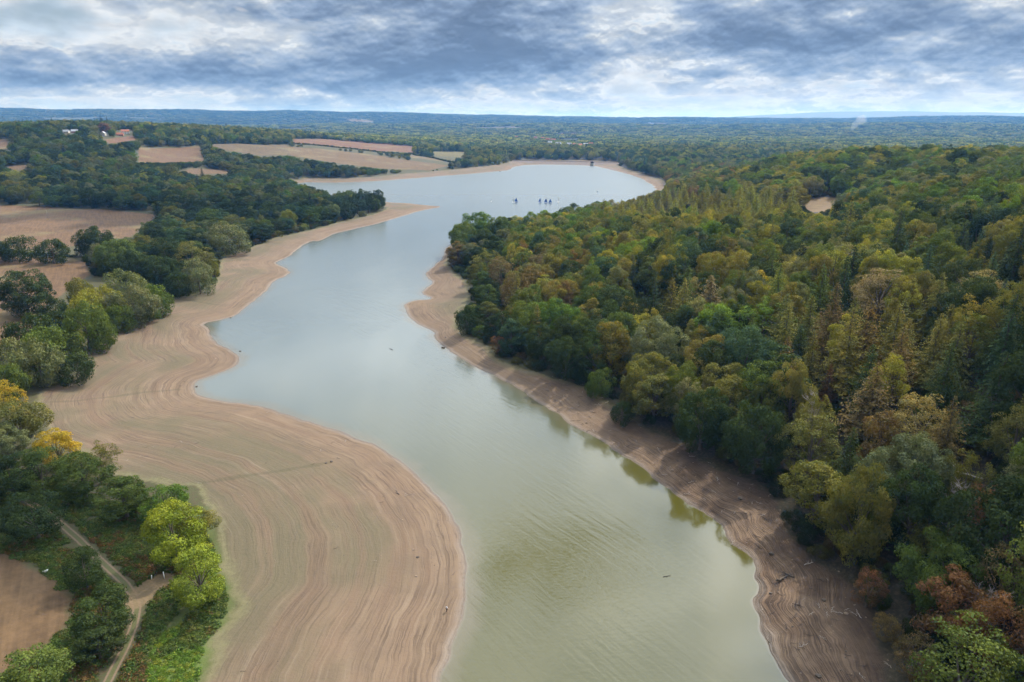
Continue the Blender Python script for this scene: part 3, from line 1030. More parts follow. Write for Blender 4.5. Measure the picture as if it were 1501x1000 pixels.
# trees known one by one: crown centre and half width in the picture, kind, height/width ratio, tint, label
HERO = [
    (47, 748, 46, 'broad', .95, 'dark green', 'round dark green tree beside the dirt track at the field edge', 0),
    (121, 828, 31, 'broad', 1.25, 'dark green', 'small pointed dark green tree right beside the dirt track, above a larger one', 1),
    (150, 888, 48, 'broad', .9, 'dark green', 'large dark round tree in the bend of the dirt track', 2),
    (142, 938, 34, 'broad', .9, 'dark green', 'smaller dark round tree in front of the large one in the track bend', 3),
    (42, 990, 56, 'broad', .9, 'mid green', 'mid green bushy tree at the bottom of the stubble field, lowest on that side', 4),
    (288, 832, 50, 'broad', 1.0, 'lime green', 'bright yellow-green ash beside the beach, nearest the white gate post', 5),
    (252, 768, 50, 'broad', 1.0, 'lime green', 'yellow-green tree with golden top behind the bright ash by the beach', 6),
    (285, 760, 32, 'broad', .9, 'olive', 'small olive tree leaning over the sand behind the yellow-green trees', 0),
    (238, 730, 34, 'broad', .9, 'fresh green', 'fresh green tree at the beach edge, third from the bright ash', 1),
    (178, 716, 34, 'tall', 1.3, 'mid green', 'smooth egg-shaped green tree alone at the top of the bracken slope', 0),
    (146, 668, 27, 'thin', 1.3, 'olive', 'open green tree showing a pale forked trunk against the sand', 0),
    (118, 690, 40, 'broad', 1.1, 'mid green', 'mid green tree between the golden crown and the pale-trunked tree', 3),
    (82, 652, 34, 'broad', 1.0, 'golden yellow', 'golden yellow maple crown among green trees above the beach', 4),
    (55, 682, 38, 'broad', 1.1, 'mid green', 'dark leaved tree under the golden maple crown', 5),
    (14, 690, 38, 'broad', 1.1, 'dark green', 'dark tree at the picture edge behind the round track tree', 6),
    (25, 610, 40, 'broad', 1.2, 'olive', 'tall olive tree with yellow shoots overhanging the wide sand', 0),
    (2, 580, 30, 'thin', 1.2, 'golden yellow', 'yellow topped thin tree at the picture edge above the sand', 1),
    (5, 640, 30, 'broad', 1.2, 'grey-green', 'grey-green tree in shade at the edge below the olive tree', 2),
    # willow scrub by the upper beach
    (20, 528, 38, 'shrub', .8, 'grey-green', 'yellowing grey-green willow at the picture edge of the scrub belt', 0),
    (55, 530, 34, 'shrub', .9, 'grey-green', 'pale grey-green willow in the middle of the nearest scrub belt', 1),
    (78, 512, 38, 'shrub', .9, 'mid green', 'grey topped round willow bush in the nearest scrub belt', 2),
    (112, 540, 28, 'shrub', .7, 'dark green', 'low dark green bush sticking out onto the sand', 3),
    (45, 492, 34, 'shrub', .9, 'dark green', 'dark bush behind the nearest willows by the stubble', 0),
    (98, 484, 22, 'shrub', 1.0, 'yellow-green', 'small lime coloured bush peeping over the willow scrub', 1),
    (8, 560, 30, 'shrub', .8, 'mid green', 'green bush below the willows at the picture edge', 2),
    (80, 484, 30, 'shrub', .9, 'dark green', 'dark bush at the back of the scrub beside the dry field', 3),
    (125, 478, 34, 'shrub', 1.0, 'mid green', 'rounded green willow bush, second clump along the sand', 0),
    (128, 452, 26, 'shrub', 1.0, 'yellow-green', 'lime and gold bush in the second willow clump', 1),
    (150, 492, 20, 'shrub', .8, 'mid green', 'low green bush tip of the second clump on the sand', 2),
    (119, 430, 23, 'shrub', 1.0, 'olive', 'small neat olive dome bush beside the dry field', 3),
    (82, 456, 22, 'shrub', .9, 'dark green', 'dark low bush between the oak and the willow scrub', 0),
    (158, 447, 24, 'shrub', 1.1, 'yellow-green', 'yellow topped bush between the second and third willow clumps', 1),
    (172, 464, 24, 'shrub', .8, 'mid green', 'green willow bush below the yellow topped bush', 2),
    (196, 446, 32, 'shrub', .9, 'grey-green', 'pale grey-green willow in the third clump on the sand', 3),
    (222, 440, 24, 'shrub', .9, 'mid green', 'rounded green bush at the lake end of the third clump', 0),
    (185, 422, 28, 'shrub', .9, 'grey-green', 'greyish bush at the back of the third willow clump', 1),
    (222, 452, 20, 'shrub', .8, 'mid green', 'low green bush at the foot of the third clump', 2),
    (35, 427, 38, 'broad', .85, 'dark green', 'lone spreading dark oak standing in the dry field', 0),
    (28, 364, 22, 'shrub', .8, 'dark green', 'dark hawthorn in the field hedge, first from the tall trees', 1),
    (76, 368, 24, 'shrub', .7, 'dark green', 'wide low hedge bush between the two dry fields', 2),
    (0, 366, 16, 'shrub', .9, 'dark green', 'hedge bush at the picture edge between the two dry fields', 3),
    # the spur of wood left of the water
    (138, 352, 26, 'broad', 1.2, 'dark green', 'dark tree with ragged top jutting into the dry field', 1),
    (168, 374, 32, 'broad', 1.0, 'mid green', 'bright mid green oak at the corner of the dry field', 2),
    (192, 392, 26, 'broad', 1.0, 'dark green', 'dark round tree beside the bright oak at the field corner', 3),
    (242, 372, 26, 'broad', 1.1, 'dark green', 'tall dark tree in the centre of the near wood spur', 4),
    (235, 395, 24, 'broad', 1.0, 'dark green', 'dark green tree facing the sand cove from the wood spur', 5),
    (282, 378, 32, 'thin', 1.1, 'olive', 'greyish olive tree bulging toward the beach from the wood spur', 2),
    (290, 405, 24, 'shrub', 1.0, 'grey-green', 'grey willow at the foot of the wood spur by the sand', 0),
    (262, 415, 20, 'shrub', .9, 'dark green', 'dark bush under the wood spur beside the small inlet', 1),
    (308, 392, 12, 'shrub', 1.0, 'yellow-green', 'yellow bush at the beach foot of the wood spur', 2),
    (335, 348, 30, 'shrub', 1.0, 'grey-green', 'pale willow row by the sand, nearest the bright grass patch', 3),
    (492, 308, 7, 'tall', 1.4, 'yellow-green', 'small lime poplar at the water side of the spit', 1),
    (422, 321, 13, 'shrub', 1.0, 'yellow-green', 'yellow willow on the bank along the long beach', 2),
    (452, 322, 8, 'shrub', 1.0, 'yellow-green', 'small lime bush on the bank of the long beach', 3),
    (552, 292, 14, 'broad', 1.0, 'dark green', 'last round dark tree at the tip of the spit', 4),
    (530, 290, 14, 'broad', 1.0, 'dark green', 'second last dark tree on the spit', 5),
    # the wood on the other bank
    (700, 330, 26, 'broad', 1.1, 'fresh green', 'bright green round tree crowning the tip of the wooded headland', 0),
    (678, 345, 22, 'broad', 1.2, 'mid green', 'green tree overhanging the water at the headland tip', 1),
    (735, 336, 24, 'broad', 1.0, 'mid green', 'dark green oak next to the brightest tree of the headland', 2),
    (672, 370, 16, 'tall', 1.2, 'russet', 'reddish brown tree at the water side of the headland tip', 1),
    (712, 385, 22, 'thin', 1.0, 'olive', 'olive thin-leaved tree above the shaded part of the sand spit', 0),
    (735, 400, 26, 'thin', 1.0, 'russet', 'russet tree above the pale sand spit', 1),
    (755, 425, 26, 'thin', 1.1, 'russet', 'brown-leaved tree above the lower sand spit', 2),
    (684, 468, 16, 'shrub', 1.2, 'dark green', 'dark bush hanging over the middle of the pale sand spit', 0),
    (742, 468, 15, 'thin', 1.0, 'rust-brown', 'small rust coloured tree above the dark green tree by the bank', 0),
    (750, 490, 20, 'tall', 1.4, 'bluish green', 'deep green upright tree on the bank between rusty saplings', 2),
    (730, 505, 14, 'thin', 1.0, 'rust-brown', 'small rusty tree at the bank foot near the dark rock', 1),
    (815, 470, 34, 'broad', 1.0, 'fresh green', 'large rich green tree in the hollow of the shaded bank', 3),
    (865, 448, 26, 'broad', 1.2, 'mid green', 'bright topped green tree beside the deep shadow gap', 4),
    (830, 520, 30, 'broad', 1.1, 'dark green', 'very dark tree low on the bank above the olive water', 5),
    (790, 392, 24, 'thin', 1.0, 'russet', 'brown tinged tree high on the headland', 0),
    (800, 425, 22, 'tall', 1.2, 'yellow-green', 'yellowish upright tree behind the large rich green one', 1),
    (905, 492, 34, 'broad', 1.2, 'mid green', 'tall clear green tree facing the lake where the bank bends', 6),
    (965, 510, 46, 'broad', 1.0, 'grey-green', 'large pale grey-green tree at the lake side of the wood', 0),
    (1095, 515, 46, 'broad', 1.0, 'bluish green', 'big bluish green oak in the middle of the wood', 1),
    (1040, 440, 26, 'larch', 1.6, 'tan', 'orange-tan conifer beside the deep shadow gap', 0),
    (1012, 430, 20, 'thin', 1.0, 'tan', 'tan thin tree at the edge of the deep shadow gap', 1),
    (1215, 560, 12, 'larch', 2.6, 'rust-brown', 'narrow dead conifer with bright red-brown needles', 1),
    (1280, 580, 44, 'pine', 1.3, 'russet', 'wide brown-tinged conifer in front of the dark hollow', 0),
    (1150, 470, 34, 'pine', 1.3, 'olive', 'broad olive conifer with layered branches', 1),
    (1250, 470, 30, 'pine', 1.3, 'olive', 'pointed olive conifer uphill of the brown-tinged one', 0),
    (1320, 480, 32, 'pine', 1.4, 'olive', 'tall olive brown conifer beside the dark hollow', 1),
    (1290, 430, 46, 'thin', .9, 'tan', 'wide tan beech crown losing its leaves', 2),
    (1222, 395, 40, 'thin', .9, 'yellow-green', 'wide yellowish beech crown uphill', 0),
    (1325, 385, 16, 'spruce', 2.2, 'bluish green', 'pointed blue-green spruce beside the tan beech', 0),
    (1358, 400, 20, 'spruce', 2.2, 'bluish green', 'grey-green feathery spruce in the pair by the tan beech', 1),
    (1378, 420, 16, 'spruce', 2.0, 'dark green', 'dark spruce in front of the feathery pair', 2),
    (1420, 372, 15, 'spruce', 2.2, 'blackish green', 'black-green spruce, first of the dark row', 0),
    (1448, 378, 15, 'spruce', 2.2, 'blackish green', 'black-green spruce, second of the dark row', 1),
    (1476, 385, 16, 'spruce', 2.2, 'blackish green', 'black-green spruce, third of the dark row', 2),
    (1440, 430, 40, 'thin', .9, 'tan', 'straw coloured thin crown below the dark spruces', 1),
    (1480, 480, 32, 'spruce', 2.2, 'dark green', 'huge dark conifer above the hollow', 0),
    (1400, 520, 34, 'pine', 1.6, 'olive', 'conifer with one long drooping side branch', 0),
    (1350, 620, 50, 'thin', 1.0, 'tan', 'large tan feathered tree on the slope', 0),
    (1340, 690, 58, 'broad', 1.0, 'grey-green', 'huge grey-green tree in the lower wood', 2),
    (1190, 650, 44, 'thin', 1.1, 'olive', 'brown-olive tree standing over the bank', 1),
    (1200, 720, 44, 'broad', 1.1, 'olive', 'dull olive tree nearest the curved bank', 3),
    (1295, 745, 26, 'pine', 1.8, 'mid green', 'bright green pointed conifer in the lower wood', 1),
    (1440, 762, 40, 'thin', .9, 'rust-brown', 'rust coloured spreading tree in the lower wood', 2),
    (1390, 845, 62, 'broad', .95, 'mid green', 'big soft green tree in the lower corner of the wood', 4),
    (1275, 860, 26, 'thin', 1.2, 'rust-brown', 'red-brown sapling at the edge of the cut bank', 0),
    (1470, 850, 46, 'thin', 1.0, 'russet', 'dark russet tree at the picture edge', 1),
    (1470, 930, 50, 'thin', 1.0, 'rust-brown', 'rusty orange tree in the bottom corner of the wood', 2),
    (1345, 960, 34, 'thin', 1.0, 'russet', 'brown bare-looking tree at the bottom of the wood', 0),
    (1300, 920, 22, 'thin', 1.0, 'russet', 'small brownish tree at the top of the muddy bank', 1),
    (1490, 722, 30, 'broad', 1.0, 'bluish green', 'blue-green round crown at the picture edge above the russet tree', 5),
    (1495, 985, 28, 'broad', .9, 'fresh green', 'vivid green crown in the bottom corner', 6),
    (1490, 640, 40, 'thin', 1.0, 'olive', 'yellow-olive crown at the picture edge below the hollow', 2),
    (1110, 640, 44, 'broad', 1.2, 'dark green', 'dark tree leaning over the bank shadow', 0),
    (1030, 610, 40, 'broad', 1.2, 'dark green', 'very dark tree low at the bank, centre of the shore', 1),
    (1060, 560, 34, 'broad', 1.1, 'olive', 'olive tree just behind the shaded shore trees', 2),
    (960, 580, 32, 'broad', 1.1, 'olive', 'olive brown tree on the shore side of the pale tree', 3),
    (880, 560, 20, 'shrub', 1.0, 'mid green', 'low green bush where the bank widens', 1),
    (912, 605, 18, 'shrub', .9, 'dark green', 'dark bush at the foot of the wood on the bank', 2),
    # skyline
    (1358, 214, 7, 'spruce', 1.7, 'blackish green', 'tall dark conifer breaking the skyline beside a pale roof', 1),
    (1405, 235, 19, 'broad', 1.1, 'dark green', 'isolated dark round tree on the skyline', 2),
    (1042, 276, 17, 'broad', .9, 'mid green', 'single green dome beside the larch stand', 3),
    (1240, 296, 16, 'broad', .9, 'grey-green', 'pale grey tree overlapping the sandy clearing', 4),
    (72, 184, 6, 'spruce', 1.6, 'blackish green', 'tall cedar on the far hilltop skyline', 2),
    (152, 186, 8, 'tall', 1.1, 'rust-brown', 'orange-leaved tree on the far hilltop', 0),
    (27, 187, 4, 'spruce', 1.6, 'blackish green', 'dark narrow conifer near the hilltop houses', 0),
    (104, 184, 3.5, 'spruce', 2.0, 'blackish green', 'thin conifer spike on the hilltop', 1),
]
cz = np.array([12.0] * len(HERO))
for it in range(3):
    Hh = hit([(h[0], h[1]) for h in HERO], cz)
    _, _, dep = topx(Hh)
    Rm = np.array([h[2] for h in HERO]) * dep / F
    for i, h in enumerate(HERO):
        Rm[i] *= .97
    HT = np.array([max(min(2 * Rm[i] * HERO[i][4] * 1.05, 26), 19 if (HERO[i][3] in ('broad', 'thin', 'tall', 'pine') and 660 < HERO[i][0] and HERO[i][1] > 420 and Rm[i] > 5.5) else 0) for i in range(len(HERO))])
    cz = HT * .55
hero_xy = []
for i, h in enumerate(HERO):
    R = Rm[i]
    Ht = HT[i]
    if h[0] < 345 and h[1] > 490 and h[3] != 'shrub':
        R *= .88
        Ht *= .85
    kd = 'grand' if (h[3] == 'broad' and R > 8.6) else h[3]
    add_tree(Hh[i][0], Hh[i][1], Hh[i][2], kd, h[5], R, Ht, label=h[6], var=h[7] % len(PROTO[kd]), jit=.05)
    hero_xy.append((Hh[i][0], Hh[i][1], R))
hero_xy = np.array(hero_xy)

# sight-line outlines that must stay clear of crowns: fields, sand, water, grass
CLEAR = [np.array(f[2], float) for f in FIELDS_PX if f[0] not in ('f15', 'f16', 'f17')]
SAND_CLEAR = np.array([(640, 1040), (688, 860), (640, 722), (440, 612), (284, 572), (353, 522), (300, 474), (388, 430), (428, 397), (423, 377), (468, 354), (560, 326), (652, 303),
                       (600, 300), (572, 303), (540, 316), (500, 324), (470, 333), (430, 342), (395, 349), (340, 371), (320, 385), (322, 400), (312, 422), (285, 434),
                       (248, 437), (242, 457), (192, 477), (162, 492), (150, 507), (122, 513), (140, 543), (100, 558), (60, 575), (66, 640), (170, 670), (200, 700), (270, 708), (308, 745), (345, 850), (320, 940), (290, 1040)], float)
RIGHT_CLEAR = np.array([(1180, 1060), (1104, 886), (1118, 850), (1060, 766), (1000, 735), (880, 650), (793, 594), (700, 539), (638, 501), (592, 447), (649, 380), (658, 372),
                        (661, 392), (676, 402), (694, 420), (694, 440), (682, 448), (672, 468), (676, 486), (690, 494), (712, 512), (745, 534), (795, 548), (845, 560),
                        (900, 590), (950, 628), (1000, 653), (1040, 683), (1090, 698), (1140, 728), (1150, 778), (1190, 818), (1230, 843), (1262, 882), (1290, 925), (1325, 1060)], float)
UPPER = np.array([(440, 262), (600, 253), (700, 246), (745, 240), (760, 233), (900, 234), (908, 244), (940, 254), (975, 262), (978, 272), (955, 282), (900, 292), (860, 297), (825, 300), (780, 308), (750, 313),
                  (655, 318), (653, 310), (576, 300), (572, 286), (560, 279), (520, 277), (490, 281), (450, 271)], float)
CLEAR += [SAND_CLEAR, RIGHT_CLEAR, UPPER]
for x0, y0, x1, y1 in ((92, 190, 114, 196), (148, 191, 157, 199), (170, 189, 195, 200), (1362, 198, 1386, 209)):
    CLEAR.append(np.array([(x0, y0), (x1, y0), (x1, y1), (x0, y1)], float))
HAND = np.array([(-400, 1200), (-400, 560), (-60, 500), (0, 480), (60, 462), (85, 440), (112, 415), (150, 405), (175, 412), (245, 430), (250, 460), (350, 700), (360, 1200)], float)

# tint areas of the wood: picture centre, radius, weighted tints
AREAS = [((1050, 305), (150, 32), ['olive', 'yellow-green', 'olive']), ((1430, 370), (110, 60), ['blackish green', 'dark green', 'bluish green']), ((1440, 560), (90, 80), ['dark green', 'dark green', 'olive']),
         ((760, 400), (90, 60), ['russet', 'olive', 'olive', 'yellow-green', 'mid green']), ((830, 520), (110, 60), ['dark green', 'mid green', 'dark green', 'olive']),
         ((1000, 600), (130, 70), ['dark green', 'dark green', 'mid green', 'olive']), ((1160, 720), (100, 90), ['dark green', 'olive', 'dark green', 'olive']),
         ((1100, 560), (110, 60), ['dark green', 'olive', 'grey-green', 'mid green']), ((850, 350), (130, 30), ['yellow-green', 'olive', 'fresh green', 'mid green', 'mid green']), ((1250, 400), (180, 60), ['yellow-green', 'olive', 'grey-green', 'mid green', 'mid green', 'dark green']),
         ((1180, 240), (220, 32), ['mid green', 'yellow-green', 'fresh green', 'dark green']), ((1420, 900), (130, 110), ['russet', 'rust-brown', 'olive', 'mid green', 'olive']),
         ((1280, 560), (110, 100), ['russet', 'olive', 'yellow-green', 'olive', 'mid green']), ((1000, 250), (90, 40), ['grey-green', 'dark green', 'russet', 'mid green']), ((1400, 280), (130, 40), ['fresh green', 'grey-green', 'olive', 'mid green', 'dark green', 'mid green']),
         ((1420, 700), (100, 70), ['grey-green', 'olive', 'dark green', 'russet']), ((1290, 780), (60, 60), ['dark green', 'olive', 'mid green'])]
LARCH_PX = np.array([(872, 320), (900, 300), (960, 287), (1010, 280), (1060, 288), (1120, 282), (1172, 300), (1178, 322), (1120, 328), (1060, 324), (1000, 326), (930, 332)], float)
SPRUCE_PX = np.array([(1400, 345), (1520, 330), (1540, 520), (1470, 520), (1440, 440), (1400, 395)], float)
PINE_PX = np.array([(1100, 440), (1200, 410), (1330, 430), (1420, 480), (1440, 620), (1330, 650), (1220, 620), (1120, 520)], float)
DARKW = ['dark green', 'dark green', 'dark green', 'mid green', 'olive', 'bluish green', 'dark green', 'grey-green', 'mid green']  # dark leaf tints stand in for cloud shade on the left woods


def scatter():
    g = np.random.default_rng(77)
    out = []
    for (r0, r1, sp) in ((95, 620, 10.6), (620, 1500, 15.0), (1500, 2700, 17.0)):
        n = int(2 * r1 / sp)
        xs = (np.arange(n) + .5) * sp - r1
        ys = np.arange(0, r1, sp)
        X, Y = np.meshgrid(xs, ys)
        X = X + g.uniform(-.42, .42, X.shape) * sp
        Y = Y + g.uniform(-.42, .42, Y.shape) * sp
        X, Y = X.ravel(), Y.ravel()
        r = np.hypot(X, Y)
        a = np.degrees(np.arctan2(X, Y))
        k = (r > r0) & (r <= r1) & (np.abs(a) < 56)
        out.append(np.c_[X[k], Y[k], np.full(k.sum(), sp)])
    return np.concatenate(out)


SP = scatter()
h_, dw_, dv_ = ground(SP[:, :2])
keep = (dv_ > 1.5) & (dw_ > 4)
# thinner where the far country opens into fields
SP, h_, dv_ = SP[keep], h_[keep], dv_[keep]
rsp = np.hypot(SP[:, 0], SP[:, 1])
ffm_, _t = farfield(SP[:, 0], SP[:, 1])
keep = ~((rsp > 2400) & ffm_)
SP, h_, dv_, rsp = SP[keep], h_[keep], dv_[keep], rsp[keep]
g = np.random.default_rng(3)
pxb, pyb, dep = topx(np.c_[SP[:, :2], h_])
keep = (pxb > -650) & (pxb < 2200) & (pyb < 1700) & (dep > 20)
keep &= ~inpoly(HAND, pxb, pyb)
for nme, col, pl, _ in FIELDS:
    c = pl.mean(0)
    near = (np.hypot(*(SP[:, :2] - c).T) < 900) & keep
    ii = np.where(near)[0]
    if len(ii):
        inside = sdf(pl, SP[ii, :2]) > -3
        keep[ii[inside]] = False
SP, h_, dv_, rsp, pxb, pyb, dep = [a[keep] for a in (SP, h_, dv_, rsp, pxb, pyb, dep)]

kinds = []
right = (SP[:, 0] > 0) & ((pxb > 660) & (SP[:, 1] < 1500))
size_r = np.empty(len(SP))
size_h = np.empty(len(SP))
tints = []
rnd = random.Random(9)
for i in range(len(SP)):
    bx, by = pxb[i], pyb[i]
    # picture place of the crown top
    ty = by - 16 * F / dep[i]
    kind = 'broad'
    u = rnd.random()
    if right[i]:
        one = lambda poly: inpoly(poly, [bx], [ty + 8])[0]
        if one(LARCH_PX):
            kind = 'larch' if rnd.random() < .62 else None
            tint = rnd.choice(['olive', 'yellow-green', 'yellow-green'])
        elif one(SPRUCE_PX):
            kind = 'spruce' if u < .5 else ('thin' if u < .68 else ('broad' if u < .8 else None))
            tint = rnd.choice(['blackish green', 'dark green', 'bluish green']) if kind == 'spruce' else 'olive'
        elif one(PINE_PX) and u < .5:
            kind = 'pine' if u < .4 else 'larch'
            tint = rnd.choice(['olive', 'olive', 'russet', 'dark green', 'mid green'])
        else:
            kind = 'broad' if u < .42 else ('thin' if u < .68 else ('tall' if u < .83 else ('pine' if u < .93 else 'larch')))
            tint = None
            cands = []
            for (cx, cy), (rx, ry), tl in AREAS:
                q = ((bx - cx) / rx) ** 2 + ((ty + 10 - cy) / ry) ** 2
                if q < 1.3:
                    cands += tl
            tint = rnd.choice(cands) if cands and rnd.random() < .8 else rnd.choice(['mid green', 'olive', 'dark green', 'yellow-green', 'grey-green', 'mid green', 'fresh green', 'dark green', 'bluish green'])
            if kind in ('pine', 'larch') and rsp[i] > 430:
                kind = 'broad'
            if kind in ('pine', 'larch') and tint not in ('dark green', 'olive', 'russet', 'mid green'):
                tint = 'olive'
    else:
        kind = 'broad' if u < .72 else ('thin' if u < .84 else ('tall' if u < .97 else 'spruce'))
        tint = rnd.choice(DARKW) if SP[i, 1] < 900 else rnd.choice(DARKW + ['mid green', 'olive', 'grey-green', 'yellow-green', 'fresh green'])
        if SP[i, 1] > 1800:
            tint = rnd.choice(['mid green', 'olive', 'grey-green', 'dark green', 'bluish green', 'yellow-green'])
        if kind == 'spruce':
            tint = 'blackish green'
    if kind is None:
        kinds.append('broad')
        tints.append('olive')
        size_r[i] = size_h[i] = -1
        continue
    f = rnd.uniform(.74, 1.16)
    if rsp[i] > 620:
        f *= rnd.uniform(1.05, 1.75)
    elif right[i]:
        f *= rnd.uniform(.95, 1.45)
    if kind == 'broad' and f > 1.15:
        kind = 'grand'
        f = min(f, 1.9) * .66
    if dv_[i] < 9 and not right[i] and rnd.random() < .65:
        kind = 'shrub'
        f = rnd.uniform(.6, 1.0)
        tint = rnd.choice(['grey-green', 'mid green', 'dark green', 'yellow-green', 'grey-green'])
    p = PROTO[kind][0]
    size_r[i] = p['R'] * f
    size_h[i] = p['H'] * f * rnd.uniform(.9, 1.1)
    if kind == 'spruce':
        size_r[i] *= 1.15
        size_h[i] *= .82
    if kind in ('broad', 'grand', 'tall', 'thin'):
        size_h[i] *= rnd.uniform(.82, 1.22)
        size_r[i] *= rnd.uniform(.85, 1.12)
    if not right[i] and kind != 'shrub':
        size_h[i] *= .82
    if kind in ('broad', 'grand', 'thin', 'tall'):
        size_h[i] = min(size_h[i] * (1.3 if (right[i] and rsp[i] < 620) else 1.0), (21 if (right[i] and rsp[i] < 620) else 17) + 6 * rnd.random())
    kinds.append(kind)
    tints.append(tint)
# crowns that would stand in front of open ground are left out or made smaller
okt = size_r > 0
for s in (1.0, .6):
    bad = np.zeros(len(SP), bool)
    for fx, fz in ((0, .95), (-.8, .6), (.8, .6), (0, .55), (0, .2), (-.6, .25), (.6, .25)):
        P3 = np.c_[SP[:, 0] + fx * size_r, SP[:, 1], h_ + fz * size_h]
        qx, qy, _d = topx(P3)
        for poly in CLEAR:
            mn, mx = poly.min(0), poly.max(0)
            k = (qx > mn[0]) & (qx < mx[0]) & (qy > mn[1]) & (qy < mx[1]) & ~bad
            ii = np.where(k)[0]
            if len(ii):
                bad[ii] |= inpoly(poly, qx[ii], qy[ii])
    if s == 1.0:
        size_r[bad] *= .55
        size_h[bad] *= .5
    else:
        okt &= ~bad
# two hollows where the wood opens onto its own deep shade
hpx, hpy, _h = topx(np.c_[SP[:, :2], h_ + 8])
for hx, hy, ra, rb in ((962, 440, 40, 24), (1448, 570, 58, 42)):
    okt &= ((hpx - hx) / ra) ** 2 + ((hpy - hy) / rb) ** 2 > 1
# leave room round the trees already placed
for (hx, hy, hr) in hero_xy:
    d = np.hypot(SP[:, 0] - hx, SP[:, 1] - hy)
    okt &= d > hr * .75 + size_r * .35
for i in np.where(okt)[0]:
    add_tree(SP[i, 0], SP[i, 1], h_[i] - .3, kinds[i], tints[i], size_r[i], size_h[i], rnd=rnd)
    m3 = (.78, .8, .8) if (not right[i] and SP[i, 1] < 1500) else ((1.22, 1.12, 1.0) if right[i] else (1.1, 1.1, 1.1))  # leaf colours carry light: left woods darkened as cloud shade, right warmed as sunlit
    trees[-1]['col'] = tuple(q * w for q, w in zip(trees[-1]['col'], m3))
print('trees', len(trees))

# ------------------------------------------------------------------ trees as things, the rest as one mass
NAME = {'grand': 'broadleaf_tree', 'broad': 'broadleaf_tree', 'tall': 'upright_tree', 'thin': 'thin_leaved_tree', 'shrub': 'willow_bush', 'spruce': 'spruce_tree', 'larch': 'larch_tree', 'pine': 'pine_tree'}
WORD = {'grand': 'spreading broadleaf tree', 'broad': 'round-crowned broadleaf tree', 'tall': 'upright broadleaf tree', 'thin': 'thin-leaved feathery tree', 'shrub': 'low willow bush', 'spruce': 'pointed spruce', 'larch': 'slender larch', 'pine': 'broad layered conifer'}
LAND = [((640, 455), 'the pale sand spit'), ((655, 375), 'the headland tip'), ((650, 509), 'the dark rock at the water'), ((760, 560), 'the upper end of the shaded bank'), ((900, 620), 'the shadowed olive water'),
        ((1060, 700), 'the curve of the muddy bank'), ((1148, 848), 'the driftwood heap on the bank'), ((1205, 300), 'the sandy clearing'), ((1215, 560), 'the red dead conifer'),
        ((1430, 560), 'the black hollow in the wood'), ((1440, 762), 'the rust coloured spreading tree'), ((1390, 845), 'the big soft green tree'), ((1095, 515), 'the big bluish green oak'),
        ((965, 510), 'the large pale tree'), ((1290, 430), 'the wide tan beech'), ((1450, 380), 'the dark row of spruces'), ((950, 400), 'the deep shadow gap'), ((870, 345), 'the back slope of the headland'),
        ((1010, 312), 'the middle of the larch stand'), ((920, 316), 'the lake end of the larch stand'), ((960, 296), 'the back row of larches'), ((1060, 318), 'the front of the larch stand'), ((1110, 290), 'the back corner of the larch stand'), ((1160, 312), 'the uphill end of the larch stand'), ((1150, 340), 'the wood below the sandy clearing'), ((1405, 235), 'the isolated skyline tree'), ((1150, 230), 'the skyline wood'), ((1320, 230), 'the skyline hollow'),
        ((1320, 300), 'the wood behind the clearing'), ((1480, 290), 'the upper edge of the wood'), ((1010, 240), 'the far lake corner'), ((1200, 720), 'the dull olive bank tree'), ((1340, 690), 'the huge grey-green tree'),
        ((168, 374), 'the bright oak at the field corner'), ((280, 380), 'the near wood spur'), ((350, 330), 'the long curved beach'), ((480, 300), 'the wooded spit'), ((100, 290), 'the upper dry field'),
        ((300, 290), 'the middle of the dark wood'), ((480, 240), 'the far lake arm'), ((250, 228), 'the hillside stubble field'), ((100, 230), 'the wooded hillside'), ((150, 190), 'the hilltop village'),
        ((400, 195), 'the hilltop treeline'), ((600, 215), 'the striped far fields'), ((780, 225), 'the wood behind the dam'), ((1275, 870), 'the red-brown sapling'), ((1180, 470), 'the layered olive conifers'), ((1000, 560), 'the dark shore trees')]
ORD = ['nearest', 'second nearest', 'third nearest', 'fourth nearest', 'fifth nearest', 'sixth nearest', 'seventh nearest', 'eighth nearest', 'ninth nearest', 'tenth nearest', 'eleventh nearest', 'twelfth nearest']
n_hero = len(HERO)
T = trees
XY = np.array([[t['x'], t['y'], t['z'] + .6 * t['H']] for t in T])
tpx, tpy, tdep = topx(XY)
appar = np.array([t['R'] * t['H'] for t in T]) / tdep ** 2
inview = (tpx > -25) & (tpx < 1526) & (tpy < 1030)
LIMIT = {'grand': 90, 'broad': 190, 'thin': 230, 'tall': 120, 'shrub': 140, 'spruce': 70, 'larch': 85, 'pine': 110}
single = np.zeros(len(T), bool)
single[:n_hero] = True
for k, lim in LIMIT.items():
    ii = np.array([i for i in range(n_hero, len(T)) if T[i]['kind'] == k and inview[i]])
    have = sum(1 for t in T[:n_hero] if t['kind'] == k)
    if len(ii):
        ii = ii[np.argsort(-appar[ii])][:lim - have]
        single[ii] = True
groups = {}
for i in range(n_hero, len(T)):
    if single[i]:
        d = [math.hypot(tpx[i] - c[0], (tpy[i] - c[1]) * 1.6) for c, _ in LAND]
        j = int(np.argmin(d))
        fz = T[i]['sr']
        T[i]['size'] = 'small ' if fz < .88 else ('large ' if fz > 1.06 else '')
        groups.setdefault((T[i]['size'] + T[i]['tint'], T[i]['kind'], j), []).append((d[j], i))
for (tint, kind, j), lst in groups.items():
    lst.sort()
    for n, (_, i) in enumerate(lst):
        if len(lst) == 1:
            T[i]['label'] = f'{tint} {WORD[kind]} only one near {LAND[j][1]}'
        elif n < len(ORD):
            T[i]['label'] = f'{tint} {WORD[kind]} {ORD[n]} to {LAND[j][1]}'
        else:
            T[i]['label'] = f'{tint} {WORD[kind]} beyond {LAND[j][1]}'
